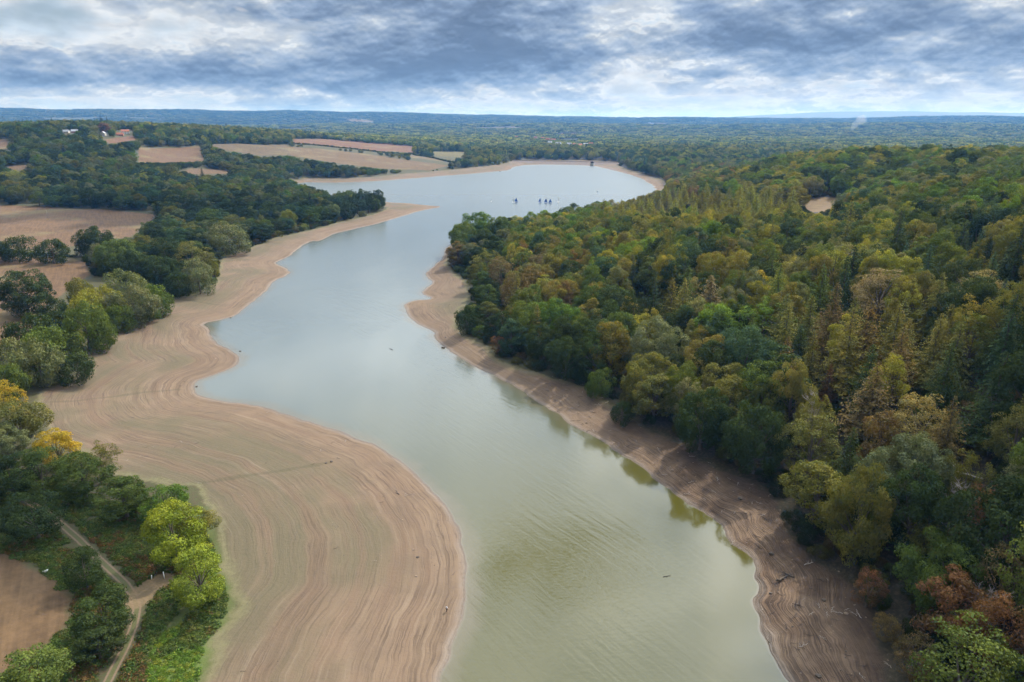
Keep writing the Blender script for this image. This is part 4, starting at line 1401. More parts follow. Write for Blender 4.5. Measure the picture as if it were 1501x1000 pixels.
GROUPNAME = {'grand': 'broadleaf trees of the lakeside woods', 'broad': 'broadleaf trees of the lakeside woods', 'tall': 'upright trees of the lakeside woods', 'thin': 'thin-leaved trees of the lakeside woods', 'shrub': 'willow and hedge bushes', 'spruce': 'spruces',
             'larch': 'larches', 'pine': 'layered conifers'}
protos_things = {}
for i, t in enumerate(T):
    if not single[i]:
        continue
    p = PROTO[t['kind']][t['v']]
    root = bpy.data.objects.new(NAME[t['kind']], None)
    root.location = (t['x'], t['y'], t['z'])
    root.rotation_euler = (0, 0, t['rot'])
    root.scale = (t['sr'], t['sr'], t['sz'])
    root['label'] = t['label']
    root['category'] = 'bush' if t['kind'] == 'shrub' else ('conifer' if t['kind'] in ('spruce', 'larch', 'pine') else 'tree')
    root['group'] = GROUPNAME[t['kind']]
    S.collection.objects.link(root)
    for nm in ('crown', 'trunk'):
        c = bpy.data.objects.new(nm, p[nm])
        c.parent = root
        c['tint'] = t['col']
        S.collection.objects.link(c)


def instance_mass(name, pts, col, label, **kw):
    """pts: list of (x,y,z, index, rot, sr, sz, (r,g,b)); one object that shows COL's shapes at many points"""
    V = np.array([p[:3] for p in pts])
    at = {'pick': ('INT', [p[3] for p in pts]), 'rot': ('FLOAT_VECTOR', [(0, 0, p[4]) for p in pts]), 'scl': ('FLOAT_VECTOR', [(p[5], p[5], p[6]) for p in pts]),
          'tint': ('FLOAT_COLOR', [(*p[7], 1) for p in pts])}
    me = bpy.data.meshes.new(name)
    me.vertices.add(len(V))
    me.vertices.foreach_set('co', V.astype(np.float32).ravel())
    for nm, (typ, arr) in at.items():
        a = me.attributes.new(nm, typ, 'POINT')
        a.data.foreach_set({'INT': 'value', 'FLOAT_VECTOR': 'vector', 'FLOAT_COLOR': 'color'}[typ], np.asarray(arr, np.int32 if typ == 'INT' else np.float32).ravel())
    me.update()
    o = obj(name, me, label=label, kind='stuff', **kw)
    gr = bpy.data.node_groups.new(name, 'GeometryNodeTree')
    gr.interface.new_socket('Geometry', in_out='INPUT', socket_type='NodeSocketGeometry')
    gr.interface.new_socket('Geometry', in_out='OUTPUT', socket_type='NodeSocketGeometry')
    nd = gr.nodes.new
    gi, go = nd('NodeGroupInput'), nd('NodeGroupOutput')
    ci = nd('GeometryNodeCollectionInfo')
    ci.inputs['Collection'].default_value = col
    ci.inputs['Separate Children'].default_value = True
    ci.inputs['Reset Children'].default_value = True
    ip = nd('GeometryNodeInstanceOnPoints')
    ip.inputs['Pick Instance'].default_value = True

    def na(nm, typ):
        a = nd('GeometryNodeInputNamedAttribute')
        a.data_type = typ
        a.inputs[0].default_value = nm
        return a.outputs[0]
    L = gr.links.new
    L(gi.outputs[0], ip.inputs['Points'])
    L(ci.outputs[0], ip.inputs['Instance'])
    L(na('pick', 'INT'), ip.inputs['Instance Index'])
    e2r = nd('FunctionNodeEulerToRotation')
    L(na('rot', 'FLOAT_VECTOR'), e2r.inputs[0])
    L(e2r.outputs[0], ip.inputs['Rotation'])
    L(na('scl', 'FLOAT_VECTOR'), ip.inputs['Scale'])
    L(ip.outputs[0], go.inputs[0])
    md = o.modifiers.new('scatter', 'NODES')
    md.node_group = gr
    return o


def joined(name, crown, trunk, mats):
    """crown and trunk in one mesh, for the mass of far trees"""
    vs, qs, mi, lv, up = [], [], [], [], []
    b = 0
    for k, me in enumerate((crown, trunk)):
        n = len(me.vertices)
        co = np.empty(n * 3, np.float32)
        me.vertices.foreach_get('co', co)
        vi = np.empty(len(me.loops), np.int32)
        me.loops.foreach_get('vertex_index', vi)
        vs.append(co.reshape(-1, 3))
        qs.append(vi.reshape(-1, 4) + b)
        mi.append(np.full(len(vi) // 4, k, np.int32))
        for nm, lst in (('lv', lv), ('up', up)):
            if nm in me.attributes:
                a = np.empty(n, np.float32)
                me.attributes[nm].data.foreach_get('value', a)
            else:
                a = np.zeros(n, np.float32)
            lst.append(a)
        b += n
    me = mesh_np(name, np.concatenate(vs), np.concatenate(qs), {'lv': ('FLOAT', np.concatenate(lv)), 'up': ('FLOAT', np.concatenate(up))})
    for m in mats:
        me.materials.append(m)
    me.polygons.foreach_set('material_index', np.concatenate(mi))
    return me


tree_col = bpy.data.collections.new('tree_kinds')
PICK = {}
n = 0
for kind in ('broad', 'grand', 'tall', 'thin', 'shrub', 'spruce', 'larch', 'pine'):
    for v, p in enumerate(PROTO[kind]):
        o = bpy.data.objects.new('tree_kind_%02d' % n, joined(kind, p['crown'], p['trunk'], [p['mat'], M_BARK]))
        tree_col.objects.link(o)
        PICK[(kind, v)] = n
        n += 1
rest = [(t['x'], t['y'], t['z'], PICK[(t['kind'], t['v'])], t['rot'], t['sr'], t['sz'], t['col']) for i, t in enumerate(T) if not single[i]]
instance_mass('woodland', rest, tree_col, 'mixed woodland reaching back behind the separate trees on both shores')

# understorey that fills the floor of the wood and the hedges below the crowns
g = np.random.default_rng(21)
sp_ = 5.5
n_ = int(1150 / sp_)
X, Y = np.meshgrid((np.arange(n_) + .5) * sp_ - 330, np.arange(60, 800, sp_))
X = (X + g.uniform(-.5, .5, X.shape) * sp_).ravel()
Y = (Y + g.uniform(-.5, .5, Y.shape) * sp_).ravel()
hh, dww, dvv = ground(np.c_[X, Y])
qx, qy, _d = topx(np.c_[X, Y, hh])
tx, ty_, _d = topx(np.c_[X, Y, hh + 3.5])
k = (dvv > 2.2) & ~inpoly(HAND, qx, qy) & (qx > -500) & (qx < 2100) & (qy < 1700)
for poly in CLEAR:
    k &= ~inpoly(poly, tx, ty_)
for nme, col, pl in [(f[0], f[1], f[2]) for f in FIELDS]:
    k &= sdf(pl, np.c_[X, Y]) < -2
X, Y, hh, dvv = X[k], Y[k], hh[k], dvv[k]
und = []
for x, y, z, q in zip(X, Y, hh, dvv):
    s_ = g.uniform(.5, .85)
    c = TINT[['dark green', 'mid green', 'olive', 'russet', 'dark green'][int(g.integers(5))]]
    f = g.uniform(.4, .8)
    und.append((x, y, z - .2, PICK[('shrub', int(g.integers(4)))], g.uniform(0, 6.28), s_ * .8, s_ * g.uniform(.6, 1.05), tuple(v * f for v in c)))
print('understorey', len(und))
instance_mass('undergrowth', und, tree_col, 'shrubby undergrowth filling the wood floor below the crowns')


def hedge(line, w, hgt, label):
    L_ = hit(line)[:, :2]
    pts_ = []
    for a, b in zip(L_[:-1], L_[1:]):
        n_ = max(1, int(np.linalg.norm(b - a) / (w * 1.1)))
        for i in range(n_):
            pts_.append(a + (b - a) * (i + g.uniform(.2, .8)) / n_)
    pts_ = np.array(pts_)
    hz_ = ground(pts_)[0]
    out = []
    for (x, y), z in zip(pts_, hz_):
        f = g.uniform(.7, 1.2)
        c = TINT[['dark green', 'dark green', 'mid green', 'olive'][int(g.integers(4))]]
        out.append((x, y, z - .3, PICK[('shrub', int(g.integers(4)))], g.uniform(0, 6.28), w * f / 5.2, hgt * g.uniform(.7, 1.4) / 7, tuple(v * .8 for v in c)))
    instance_mass('hedge', out, tree_col, label)


hedge([(425, 211), (470, 214), (520, 219), (560, 224), (606, 226)], 3.2, 4.0, 'dark hedge between the reddish field and the long straw field')
hedge([(606, 227), (640, 233), (668, 240)], 3.0, 3.6, 'hedge along the lake side of the small striped fields')
hedge([(606, 213), (608, 224)], 3.0, 4.0, 'short hedge at the end of the reddish field')
hedge([(606, 219), (632, 222), (682, 222)], 3.2, 4.0, 'hedge on the far side of the small green field')
hedge([(205, 242), (250, 242), (305, 240), (330, 245), (380, 250)], 3.2, 4.0, 'dark hedge under the hillside stubble field')
hedge([(312, 211), (360, 211), (420, 211)], 3.2, 5.0, 'hedge along the top of the hillside fields')
hedge([(-30, 372), (40, 373), (110, 377)], 2.2, 2.2, 'low hedge between the two dry fields')

# far country: small groups of crowns
def copse(seed, span, n, R, size, per):
    r = np.random.default_rng(seed)
    C, Nn, LV, UP, SZ = [], [], [], [], []
    for _ in range(n):
        a, q = r.random() * 6.28, math.sqrt(r.random()) * span
        Rr = R * r.uniform(.6, 1.25)
        c = np.array([q * math.cos(a), q * math.sin(a), r.uniform(5, 9)])
        d = dirs(per, r)
        d[:, 2] = np.abs(d[:, 2]) - .25
        p = c + d * Rr * np.array([1, 1, 1.15])
        nn = d + dirs(per, r) * .4
        nn /= np.linalg.norm(nn, axis=1, keepdims=True)
        C.append(p)
        Nn.append(nn)
        LV.append(np.clip(r.random() + r.normal(size=per) * .15, 0, 1))
        UP.append(np.clip(d[:, 2] * .8 + .2, 0, 1))
        SZ.append(size * r.uniform(.7, 1.3, per))
    return np.concatenate(C), np.concatenate(Nn), np.concatenate(LV), np.concatenate(UP), np.concatenate(SZ), .8, None


far_col = bpy.data.collections.new('copse_kinds')
for i in range(4):
    far_col.objects.link(bpy.data.objects.new('copse_kind_%02d' % i, crown_mesh('copse', copse(i, 20, 13, 6.5, 3.4, 60), M_LEAF, i)))
for i in range(2):
    far_col.objects.link(bpy.data.objects.new('copse_kind_%02d' % (4 + i), crown_mesh('copse', copse(i, 9, 3, 6.0, 3.2, 60), M_LEAF, i)))
g = np.random.default_rng(8)
far = []
for r0, r1, sp, sc in ((2500, 4500, 30, 1.0), (4500, 8000, 46, 1.35), (8000, 13500, 80, 2.0)):
    n = int(2 * r1 / sp)
    X, Y = np.meshgrid((np.arange(n) + .5) * sp - r1, np.arange(0, r1, sp))
    X = (X + g.uniform(-.45, .45, X.shape) * sp).ravel()
    Y = (Y + g.uniform(-.45, .45, Y.shape) * sp).ravel()
    r = np.hypot(X, Y)
    a = np.degrees(np.arctan2(X, Y))
    k = (r > r0) & (r <= r1) & (np.abs(a) < 48)
    X, Y = X[k], Y[k]
    fm, _t = farfield(X, Y)
    fm &= ~((np.hypot(X, Y) > 9000))
    k = ~fm | (g.random(len(X)) < .05)
    fmk = fm[k]
    X, Y = X[k], Y[k]
    for nme, col, pl, _ in FIELDS:
        c = pl.mean(0)
        if np.hypot(*c) > 2300:
            kk = sdf(pl, np.c_[X, Y]) < 10
            X, Y, fmk = X[kk], Y[kk], fmk[kk]
    hh = ground(np.c_[X, Y])[0]
    tl = [tuple(v * 1.1 for v in TINT[q]) for q in ('mid green', 'olive', 'dark green', 'grey-green', 'mid green', 'dark green', 'yellow-green')]
    for x, y, z, q in zip(X, Y, hh, fmk):
        c = tl[int(g.integers(len(tl)))]
        f = g.uniform(.88, 1.14) * (1.15 if r1 < 5000 else (.95 if r1 < 9000 else .5))
        far.append((x, y, z - 1, int(4 + g.integers(2)) if q else int(g.integers(4)), g.uniform(0, 6.28), sc * g.uniform(.8, 1.2), min(sc, 1.25) * g.uniform(.75, 1.25), tuple(v * f for v in c)))
print('far copses', len(far))
instance_mass('distant_woodland', far, far_col, 'hedged woodland of the far plain fading to blue at the horizon')

# ------------------------------------------------------------------ bracken and grass in the near corner
def tuft(seed, R, H, n, size):
    r = np.random.default_rng(seed)
    d = dirs(n, r)
    d[:, 2] = np.abs(d[:, 2])
    q = r.random(n)[:, None] ** .5
    p = d * np.array([R, R, H]) * q
    nn = d * .5 + dirs(n, r) * .5 + np.array([0, 0, .6])
    nn /= np.linalg.norm(nn, axis=1, keepdims=True)
    return p, nn, r.random(n), np.clip(p[:, 2] / H, 0, 1), size * r.uniform(.6, 1.3, n), .45, None


fern_col = bpy.data.collections.new('fern_kinds')
for i in range(4):
    fern_col.objects.link(bpy.data.objects.new('fern_kind_%02d' % i, crown_mesh('fern', tuft(i, 1.0, .75, 70, .42), M_LEAF, i)))
g = np.random.default_rng(31)
BR = hit([(-90, 800), (-90, 690), (60, 690), (150, 735), (240, 740), (300, 780), (330, 850), (335, 900), (318, 950), (290, 1020), (250, 1120), (-200, 1120), (-200, 1000)])[:, :2]
mn, mx = BR.min(0), BR.max(0)
n = 34000
Pq = np.c_[g.uniform(mn[0], mx[0], n), g.uniform(mn[1], mx[1], n)]
inb = sdf(BR, Pq) > 0
Pq = Pq[inb]
hq, dwq, dvq = ground(Pq)
trq = polydist(TRACK, Pq)
spq = polydist(SPUR, Pq)
f3 = [f for f in FIELDS if f[0] == 'f3'][0][2]
fq = sdf(f3, Pq)
ok = (dvq > .5) & (trq > 2.1) & (spq > 3.2) & (fq < -1 + (fbm(Pq[:, 0] / 4, Pq[:, 1] / 4) - .5) * 5) & (fbm(Pq[:, 0] / 7, Pq[:, 1] / 7, 3, 2) > .22)
Pq, hq = Pq[ok], hq[ok]
gq = sdf(GREEN, Pq)
nb = fbm(Pq[:, 0] / 12, Pq[:, 1] / 12, 2, 3)
ferns = []
for (x, y), z, gg, b in zip(Pq, hq, gq, nb):
    if gg > -1 and b > .42:
        c = (.085, .15, .02) if g.random() < .75 else (.16, .19, .03)
        s = g.uniform(.5, .9)
    else:
        u = g.random()
        c = (.052, .088, .02) if u < .6 else ((.085, .105, .03) if u < .95 else (.10, .075, .03))
        if b > .60 and u > .55:
            c = (.10, .062, .026)
        s = g.uniform(.7, 1.25)
    f = g.uniform(.8, 1.25)
    ferns.append((x, y, z - .05, int(g.integers(4)), g.uniform(0, 6.28), s, s * g.uniform(.7, 1.3), tuple(v * f for v in c)))
print('ferns', len(ferns))
instance_mass('bracken', ferns, fern_col, 'bracken and rough grass around the dirt track')

# ------------------------------------------------------------------ small building blocks
class MB:
    def __init__(s):
        s.v, s.f = [], []

    def box(s, c, d, rz=0.0, taper=1.0):
        b = len(s.v)
        cr, sr = math.cos(rz), math.sin(rz)
        for k in (-1, 1):
            q = taper if k > 0 else 1
            for i, j in ((-1, -1), (1, -1), (1, 1), (-1, 1)):
                x, y = i * d[0] / 2 * q, j * d[1] / 2 * q
                s.v.append((c[0] + x * cr - y * sr, c[1] + x * sr + y * cr, c[2] + k * d[2] / 2))
        s.f += [tuple(b + i for i in f) for f in ((3, 2, 1, 0), (4, 5, 6, 7), (0, 1, 5, 4), (1, 2, 6, 5), (2, 3, 7, 6), (3, 0, 4, 7))]
        return s

    def poly(s, pts, f):
        b = len(s.v)
        s.v += [tuple(p) for p in pts]
        s.f += [tuple(b + i for i in q) for q in f]
        return s

    def tube(s, segs, n=6):
        V, Q = tube(segs, n)
        b = len(s.v)
        s.v += V
        s.f += [tuple(b + i for i in q) for q in Q]
        for j, seg in enumerate(segs):
            o = b + sum(len(t) for t in segs[:j]) * n
            s.f.append(tuple(o + i for i in range(n))[::-1])
            e = o + (len(seg) - 1) * n
            s.f.append(tuple(e + i for i in range(n)))
        return s

    def mesh(s, name, mat, smooth=False):
        me = bpy.data.meshes.new(name)
        me.from_pydata(s.v, [], s.f)
        me.materials.append(mat)
        if smooth:
            me.polygons.foreach_set('use_smooth', np.ones(len(me.polygons), bool))
        me.update()
        return me


M_BRICK = plain('brick wall', (.36, .17, .11), .85)
M_CREAM = plain('cream render', (.50, .46, .40), .85, var=.1)
M_RENDER = plain('white render', (.78, .76, .70), .8, var=.08)
M_TILE = plain('clay roof tiles', (.34, .13, .075), .8)
M_SLATE = plain('grey roof', (.34, .35, .37), .6, var=.15)
M_PANE = plain('window glass', (.05, .06, .07), .15, var=.1)
M_STONE = plain('dam stone', (.22, .175, .15), .9, .3, var=.25, scale=.3)
M_CONC = plain('concrete', (.42, .40, .37), .9, var=.15)
M_DARK = plain('dark timber', (.06, .045, .04), .8)
M_HULL = plain('white hull', (.8, .8, .78), .3, var=.03)
M_BLUE = plain('blue hull', (.02, .10, .42), .35, var=.1)
M_SAILB = plain('blue sail', (.03, .13, .45), .7, var=.15)
M_SAILW = plain('white sail', (.75, .8, .84), .7, var=.05)
M_ROCK = plain('wet rock', (.085, .066, .05), .8, .6)
M_CLOD = plain('clay boulder', (.22, .16, .11), .9, .6)


# ------------------------------------------------------------------ dead trees
def dead_tree(px, py, H, seed, label, mat):
    q = random.Random(seed)
    p = hit([(px, py)], H * .6)[0]
    t = empty('dead_tree', (p[0], p[1], p[2] - .2), q.uniform(0, 6), label=label, category='dead tree', group='dead trees in the woods')
    stem = [((q.gauss(0, .1) * i, q.gauss(0, .1) * i, H * i / 7), .32 * (1 - i / 7.6) + .02) for i in range(8)]
    limbs = []

    def grow(a, d, L, r, n):
        pts = [(a, r)]
        b, e = Vector(a), Vector(d)
        for k in range(3):
            e = (e + Vector((q.gauss(0, .2), q.gauss(0, .2), .10))).normalized()
            b = b + e * L / 3
            pts.append((tuple(b), r * (1 - .28 * (k + 1))))
            if n:
                for _ in range(2):
                    grow(tuple(b), (e + Vector((q.gauss(0, .7), q.gauss(0, .7), q.gauss(.1, .4)))).normalized(), L * .55, r * .5, n - 1)
        limbs.append(pts)
    for i in range(2, 8):
        for _ in range(3):
            a = q.uniform(0, 6.28)
            grow(stem[i][0], Vector((math.cos(a), math.sin(a), .45)).normalized(), H * (.34 - .03 * i), .12, 2)
    obj('trunk', MB().tube([stem], 7).mesh('trunk', mat, True), t)
    obj('bare_branches', MB().tube(limbs, 4).mesh('bare_branches', mat), t)


for a_ in ((1398, 748, 15, 1, 'bare pale tree in the lower wood beside the rust coloured spreading tree', M_PALE), (1440, 905, 14, 2, 'bare grey tree between the big soft green tree and the rusty orange one', M_PALE),
           (1190, 612, 17, 4, 'bare trunk poking out beside the narrow dead conifer', M_PALE),
           (738, 470, 9, 5, 'thin bare tree among rusty saplings above the dark rock', M_PALE), (1460, 800, 13, 6, 'bare brown tree at the picture edge of the lower wood', M_BARK),
           (1245, 392, 15, 7, 'bare twiggy treetop beside the wide yellowish beech', M_PALE), (1025, 470, 14, 8, 'bare treetop beside the deep shadow gap', M_PALE)):
    dead_tree(*a_)

# dam across the far end
dm = hit([(757, 236), (790, 235.5), (830, 235.5), (870, 236), (905, 237)])
A = np.array(pxplane([(752, 243)], 0)[0])
B = np.array(pxplane([(905, 246)], 0)[0])
A = np.array(pxplane([(760, 240)], 0)[0])
B = np.array(pxplane([(898, 243)], 0)[0])
ax = (B - A) / np.linalg.norm(B - A)
nrm = np.array([-ax[1], ax[0]])       # away from the water
if nrm[1] < 0:
    nrm = -nrm
ln = float(np.linalg.norm(B - A))
dam = empty('dam', (A[0], A[1], 0), math.atan2(ax[1], ax[0]), label='long low stone-faced dam closing the far end of the lake', category='dam')
ns = 24
m_ = MB()
sec = [(-2.0, -2.5), (17.0, 7.6), (17.0, 8.3), (17.6, 8.3), (17.6, 7.7), (23, 7.7), (50, -2.5)]
for k in range(len(sec) - 1):
    pts = []
    for i in range(ns + 1):
        x = -25 + (ln + 50) * i / ns
        for q in (k, k + 1):
            pts.append((x, sec[q][0], sec[q][1]))
    m_.poly(pts, [(2 * i, 2 * i + 2, 2 * i + 3, 2 * i + 1) for i in range(ns)])
obj('embankment', m_.mesh('embankment', M_STONE), dam)
m_ = MB()
for x in np.arange(-20, ln + 20, 9.0):
    m_.box((x, 17.3, 8.75), (.14, .14, .9))
m_.box((ln / 2, 17.3, 9.25), (ln + 40, .12, .1)).box((ln / 2, 17.3, 8.85), (ln + 40, .08, .06))
obj('railing', m_.mesh('railing', M_DARK), dam)
# valve tower
vt = pxplane([(868, 243.4)], 0)[0]
tower = empty('valve_tower', (vt[0], vt[1], 0), math.atan2(ax[1], ax[0]), label='dark square valve house standing in the water before the dam', category='valve house')
obj('base', MB().box((0, 0, 2.6), (9, 8, 9.2), 0, .92).mesh('base', M_CONC), tower)
obj('cabin', MB().box((0, 0, 9.0), (7.2, 6.4, 3.8)).mesh('cabin', M_DARK), tower)
obj('roof', MB().box((0, 0, 11.7), (10.5, 9.4, 1.6), 0, .35).mesh('roof', M_DARK), tower)
wm = MB().box((0, 0, 0), (1.1, .12, 1.3)).mesh('window', M_PANE)
for x in (-2, 0, 2):
    w_ = obj('window', wm, tower)
    w_.location = (x, -3.27, 9.2)
obj('footbridge', MB().box((0, 12, 7.1), (1.8, 16, .3)).box((-.9, 12, 7.9), (.08, 16, .08)).box((.9, 12, 7.9), (.08, 16, .08)).mesh('footbridge', M_DARK), tower)


# houses
def house(px, py, w, d, h, rz, roof, wall, label, group=None, off=0.0):
    p = hit([(px, py)])[0]
    t = empty('house', (p[0], p[1], p[2] - .3 + off), rz, label=label, category='house')
    if group:
        t['group'] = group
    rh = w * .42
    wl = MB().box((0, 0, h / 2), (d, w, h))
    for sx in (-1, 1):
        x = sx * d / 2
        wl.poly([(x, -w / 2, h), (x, w / 2, h), (x, 0, h + rh)], [(0, 1, 2) if sx > 0 else (2, 1, 0)])
    obj('wall', wl.mesh('wall', wall), t)
    e = .45
    rf = MB()
    for sy in (-1, 1):
        a = (-d / 2 - e, sy * (w / 2 + e), h - e * .8)
        b = (d / 2 + e, sy * (w / 2 + e), h - e * .8)
        c = (d / 2 + e, 0, h + rh + .12)
        f = (-d / 2 - e, 0, h + rh + .12)
        dn = .18
        rf.poly([a, b, c, f] + [(q[0], q[1], q[2] - dn) for q in (a, b, c, f)], [(0, 1, 2, 3), (7, 6, 5, 4), (0, 4, 5, 1), (1, 5, 6, 2), (2, 6, 7, 3), (3, 7, 4, 0)])
    r_ = obj('roof', rf.mesh('roof', roof), t)
    obj('chimney', MB().box((d * .28, w * .08, h + rh + .4), (.9, .8, 2.0)).mesh('chimney', M_BRICK), r_)
    wm = MB().box((0, 0, 0), (1.2, .1, 1.2)).mesh('window', M_PANE)
    for sy in (-1, 1):
        for k, x in enumerate(np.linspace(-d * .34, d * .34, 3)):
            for z in ((1.5, 4.1) if h > 4.5 else (1.6,)):
                if k == 1 and z < 2 and sy < 0:
                    continue
                q = obj('window', wm, t)
                q.location = (x, sy * (w / 2 + .03), z)
    q = obj('door', MB().box((0, 0, 0), (1.0, .1, 2.1)).mesh('door', M_DARK), t)
    q.location = (0, -w / 2 - .03, 1.06)
    return t


HS = [(184, 196, 9, 16, 5.4, .5, M_TILE, M_RENDER, 'hilltop house with orange tiled roof and white gable facing the lake'),
      (152, 199, 8, 9, 5.2, 1.7, M_SLATE, M_CREAM, 'small white gabled house in the trees left of the orange roofed one'),
      (96, 195, 8, 15, 3.2, .1, M_SLATE, M_CREAM, 'long low pale house with grey roof on the hilltop'),
      (110, 195, 8, 12, 4.0, .3, M_SLATE, M_BRICK, 'grey roofed house just beside the long low pale one'),
      (176, 199, 8, 14, 3.2, .3, M_TILE, M_BRICK, 'low brick outbuilding below the orange roofed house'),
      (1374, 207, 10, 26, 4.5, .1, M_SLATE, M_RENDER, 'pale roofed barn behind the skyline trees on the wooded side')]
for hh in HS:
    t_ = house(*hh, group=None)
FV = [(785, 206, 'red tiled house at the near end of the far village'), (803, 209, 'large red roofed house in the middle of the far village'), (811, 210, 'second red roofed house beside the large one in the far village'),
      (806, 214, 'white fronted cottage below the red roofs of the far village'), (818, 216, 'pale long shed roof in the far village'), (834, 217, 'grey roofed house in the lower far village'),
      (842, 218, 'red brick house in the lower far village'), (850, 219, 'red roofed house at the water side of the far village'), (858, 218, 'white house at the end of the far village'), (757, 205, 'pinkish brick house apart from the far village'),
      (795, 207, 'brick house between the red roofed ones of the far village'), (866, 217, 'last brick house before the trees of the far village')]
rq = random.Random(4)
for k, (px, py, lb) in enumerate(FV):
    w_, r_ = (M_RENDER, M_SLATE) if ('white' in lb or 'pale' in lb or 'grey' in lb) else (M_BRICK, M_TILE)
    house(px, py, 11, 22 if ('large' in lb or 'long' in lb) else 16, 6.5, rq.uniform(-.6, .6), r_, w_, lb, 'houses of the far village', off=9.0)

# ------------------------------------------------------------------ sailing dinghies
def boat(px, py, rz, hull, sail, label, scale=1.0, heel=.08, jibm=None):
    x, y = pxplane([(px, py)], 0)[0]
    t = empty('sailing_dinghy', (x, y, 0), rz, label=label, category='sailing boat', group='sailing dinghies on the lake')
    t.rotation_euler = (heel, 0, rz)
    t.scale = (scale,) * 3
    secs = [(-2.4, .62, .28), (-1.2, .82, .36), (.2, .86, .38), (1.4, .62, .40), (2.3, .22, .46), (2.6, .03, .5)]
    v, f = [], []
    for (sx, hw, hz) in secs:
        v += [(sx, -hw, hz), (sx, -hw * .6, -.1), (sx, hw * .6, -.1), (sx, hw, hz)]
    for i in range(len(secs) - 1):
        for k in range(3):
            f.append((4 * i + k, 4 * i + k + 1, 4 * i + k + 5, 4 * i + k + 4))
        f.append((4 * i + 3, 4 * i, 4 * i + 4, 4 * i + 7))
    f.append((0, 3, 2, 1))
    obj('hull', MB().poly(v, f).mesh('hull', hull), t)
    obj('mast', MB().tube([[((.7, 0, .3), .06), ((.6, 0, 6.6), .035)]]).mesh('mast', M_CONC), t)
    obj('boom', MB().tube([[((.7, 0, 1.1), .04), ((-2.0, .5, 1.05), .03)]]).mesh('boom', M_CONC), t)
    def sailm(pts, mat, nm):
        n_ = 7
        v, f = [], []
        for side in (0, .025):
            for i in range(n_):
                a = i / (n_ - 1)
                z = pts[0][1] + (pts[1][1] - pts[0][1]) * a
                xl = pts[0][0] + (pts[1][0] - pts[0][0]) * a
                wdt = pts[2] * (1 - a) ** .75
                for j in range(4):
                    b = j / 3
                    v.append((xl - wdt * b, .5 * b * (1 - a) + .22 * math.sin(b * 3.14) * (1 - a * .5) + side, z))
        for s_ in (0, n_ * 4):
            for i in range(n_ - 1):
                for j in range(3):
                    q = (s_ + i * 4 + j, s_ + i * 4 + j + 1, s_ + i * 4 + j + 5, s_ + i * 4 + j + 4)
                    f.append(q if s_ else q[::-1])
        obj(nm, MB().poly(v, f).mesh(nm, mat, True), t)
    sailm([(.66, 1.15), (.6, 6.4), 3.0], sail, 'mainsail')
    sailm([(2.4, .8), (.75, 5.0), 1.6], jibm or sail, 'jib')
    # two people sitting in the boat as one low figure each
    for k, sx in enumerate((-1.2, -.2)):
        pass
    return t


boat(720, 296, 1.2, M_HULL, M_SAILW, 'tiny white dinghy alone to one side, farthest from the blue sails', .55, .5)
boat(753, 297, .4, M_HULL, M_SAILW, 'white sailed dinghy just behind the first blue sail')
boat(756.5, 296.5, .3, M_BLUE, M_SAILB, 'blue sailed dinghy beside the white sailed one')
boat(791.5, 297, .5, M_BLUE, M_SAILB, 'blue sailed dinghy with pale jib, first of the trio', 1, .08, M_SAILW)
boat(800, 297.5, .2, M_BLUE, M_SAILB, 'blue sailed dinghy in the middle of the trio')
boat(806.5, 298, 2.9, M_BLUE, M_SAILB, 'dark blue sailed dinghy, last of the trio')
boat(818, 296.5, 1.0, M_HULL, M_SAILW, 'pale sailed dinghy on its own past the trio')
boat(875, 283, .3, M_HULL, M_SAILW, 'tiny pale boat far out toward the dam', .6, .3)


# ------------------------------------------------------------------ person on the sand
def skin_mesh(name, verts, edges, radii, mat):
    me = bpy.data.meshes.new(name)
    me.from_pydata(verts, edges, [])
    o = bpy.data.objects.new(name, me)
    S.collection.objects.link(o)
    sk = o.modifiers.new('skin', 'SKIN')
    sk.use_smooth_shade = True
    for v, r in zip(me.skin_vertices[0].data, radii):
        v.radius = (r, r)
    me.skin_vertices[0].data[0].use_root = True
    sb = o.modifiers.new('sub', 'SUBSURF')
    sb.levels = sb.render_levels = 1
    dg = bpy.context.evaluated_depsgraph_get()
    ev = o.evaluated_get(dg)
    m2 = bpy.data.meshes.new_from_object(ev)
    m2.name = name
    bpy.data.objects.remove(o)
    m2.materials.clear()
    m2.materials.append(mat)
    return m2


M_SKIN = plain('skin', (.55, .33, .24), .6, var=.05)
M_SHIRT = plain('white shirt', (.8, .8, .8), .8, var=.05)
M_TROUS = plain('black trousers', (.015, .015, .02), .8, var=.1)
M_HAIR = plain('dark hair', (.03, .02, .015), .7)
pp = hit([(655, 897)])[0]
person = empty('person', (pp[0], pp[1], pp[2] + .01), math.radians(-60), label='lone person in white top and black trousers walking on the sand by the water', category='person')
bv = [(0, 0, .95), (0, 0, 1.15), (0, .01, 1.38), (0, .02, 1.50), (0, .04, 1.62), (0, .05, 1.72),
      (-.10, 0, .88), (-.12, .14, .50), (-.12, .10, .09), (-.12, .26, .04),
      (.10, 0, .88), (.12, -.08, .50), (.12, -.30, .12), (.12, -.16, .04),
      (-.19, 0, 1.40), (-.25, -.10, 1.14), (-.24, .04, .92), (-.23, .10, .84),
      (.19, 0, 1.40), (.25, .10, 1.14), (.24, .28, .98), (.23, .35, .93)]
be = [(0, 1), (1, 2), (2, 3), (3, 4), (4, 5), (0, 6), (6, 7), (7, 8), (8, 9), (0, 10), (10, 11), (11, 12), (12, 13), (2, 14), (14, 15), (15, 16), (16, 17), (2, 18), (18, 19), (19, 20), (20, 21)]
br = [.14, .13, .15, .055, .095, .08, .09, .06, .04, .035, .09, .06, .04, .035, .055, .042, .032, .035, .055, .042, .032, .035]
obj('body', skin_mesh('body', bv, be, br, M_SKIN), person)
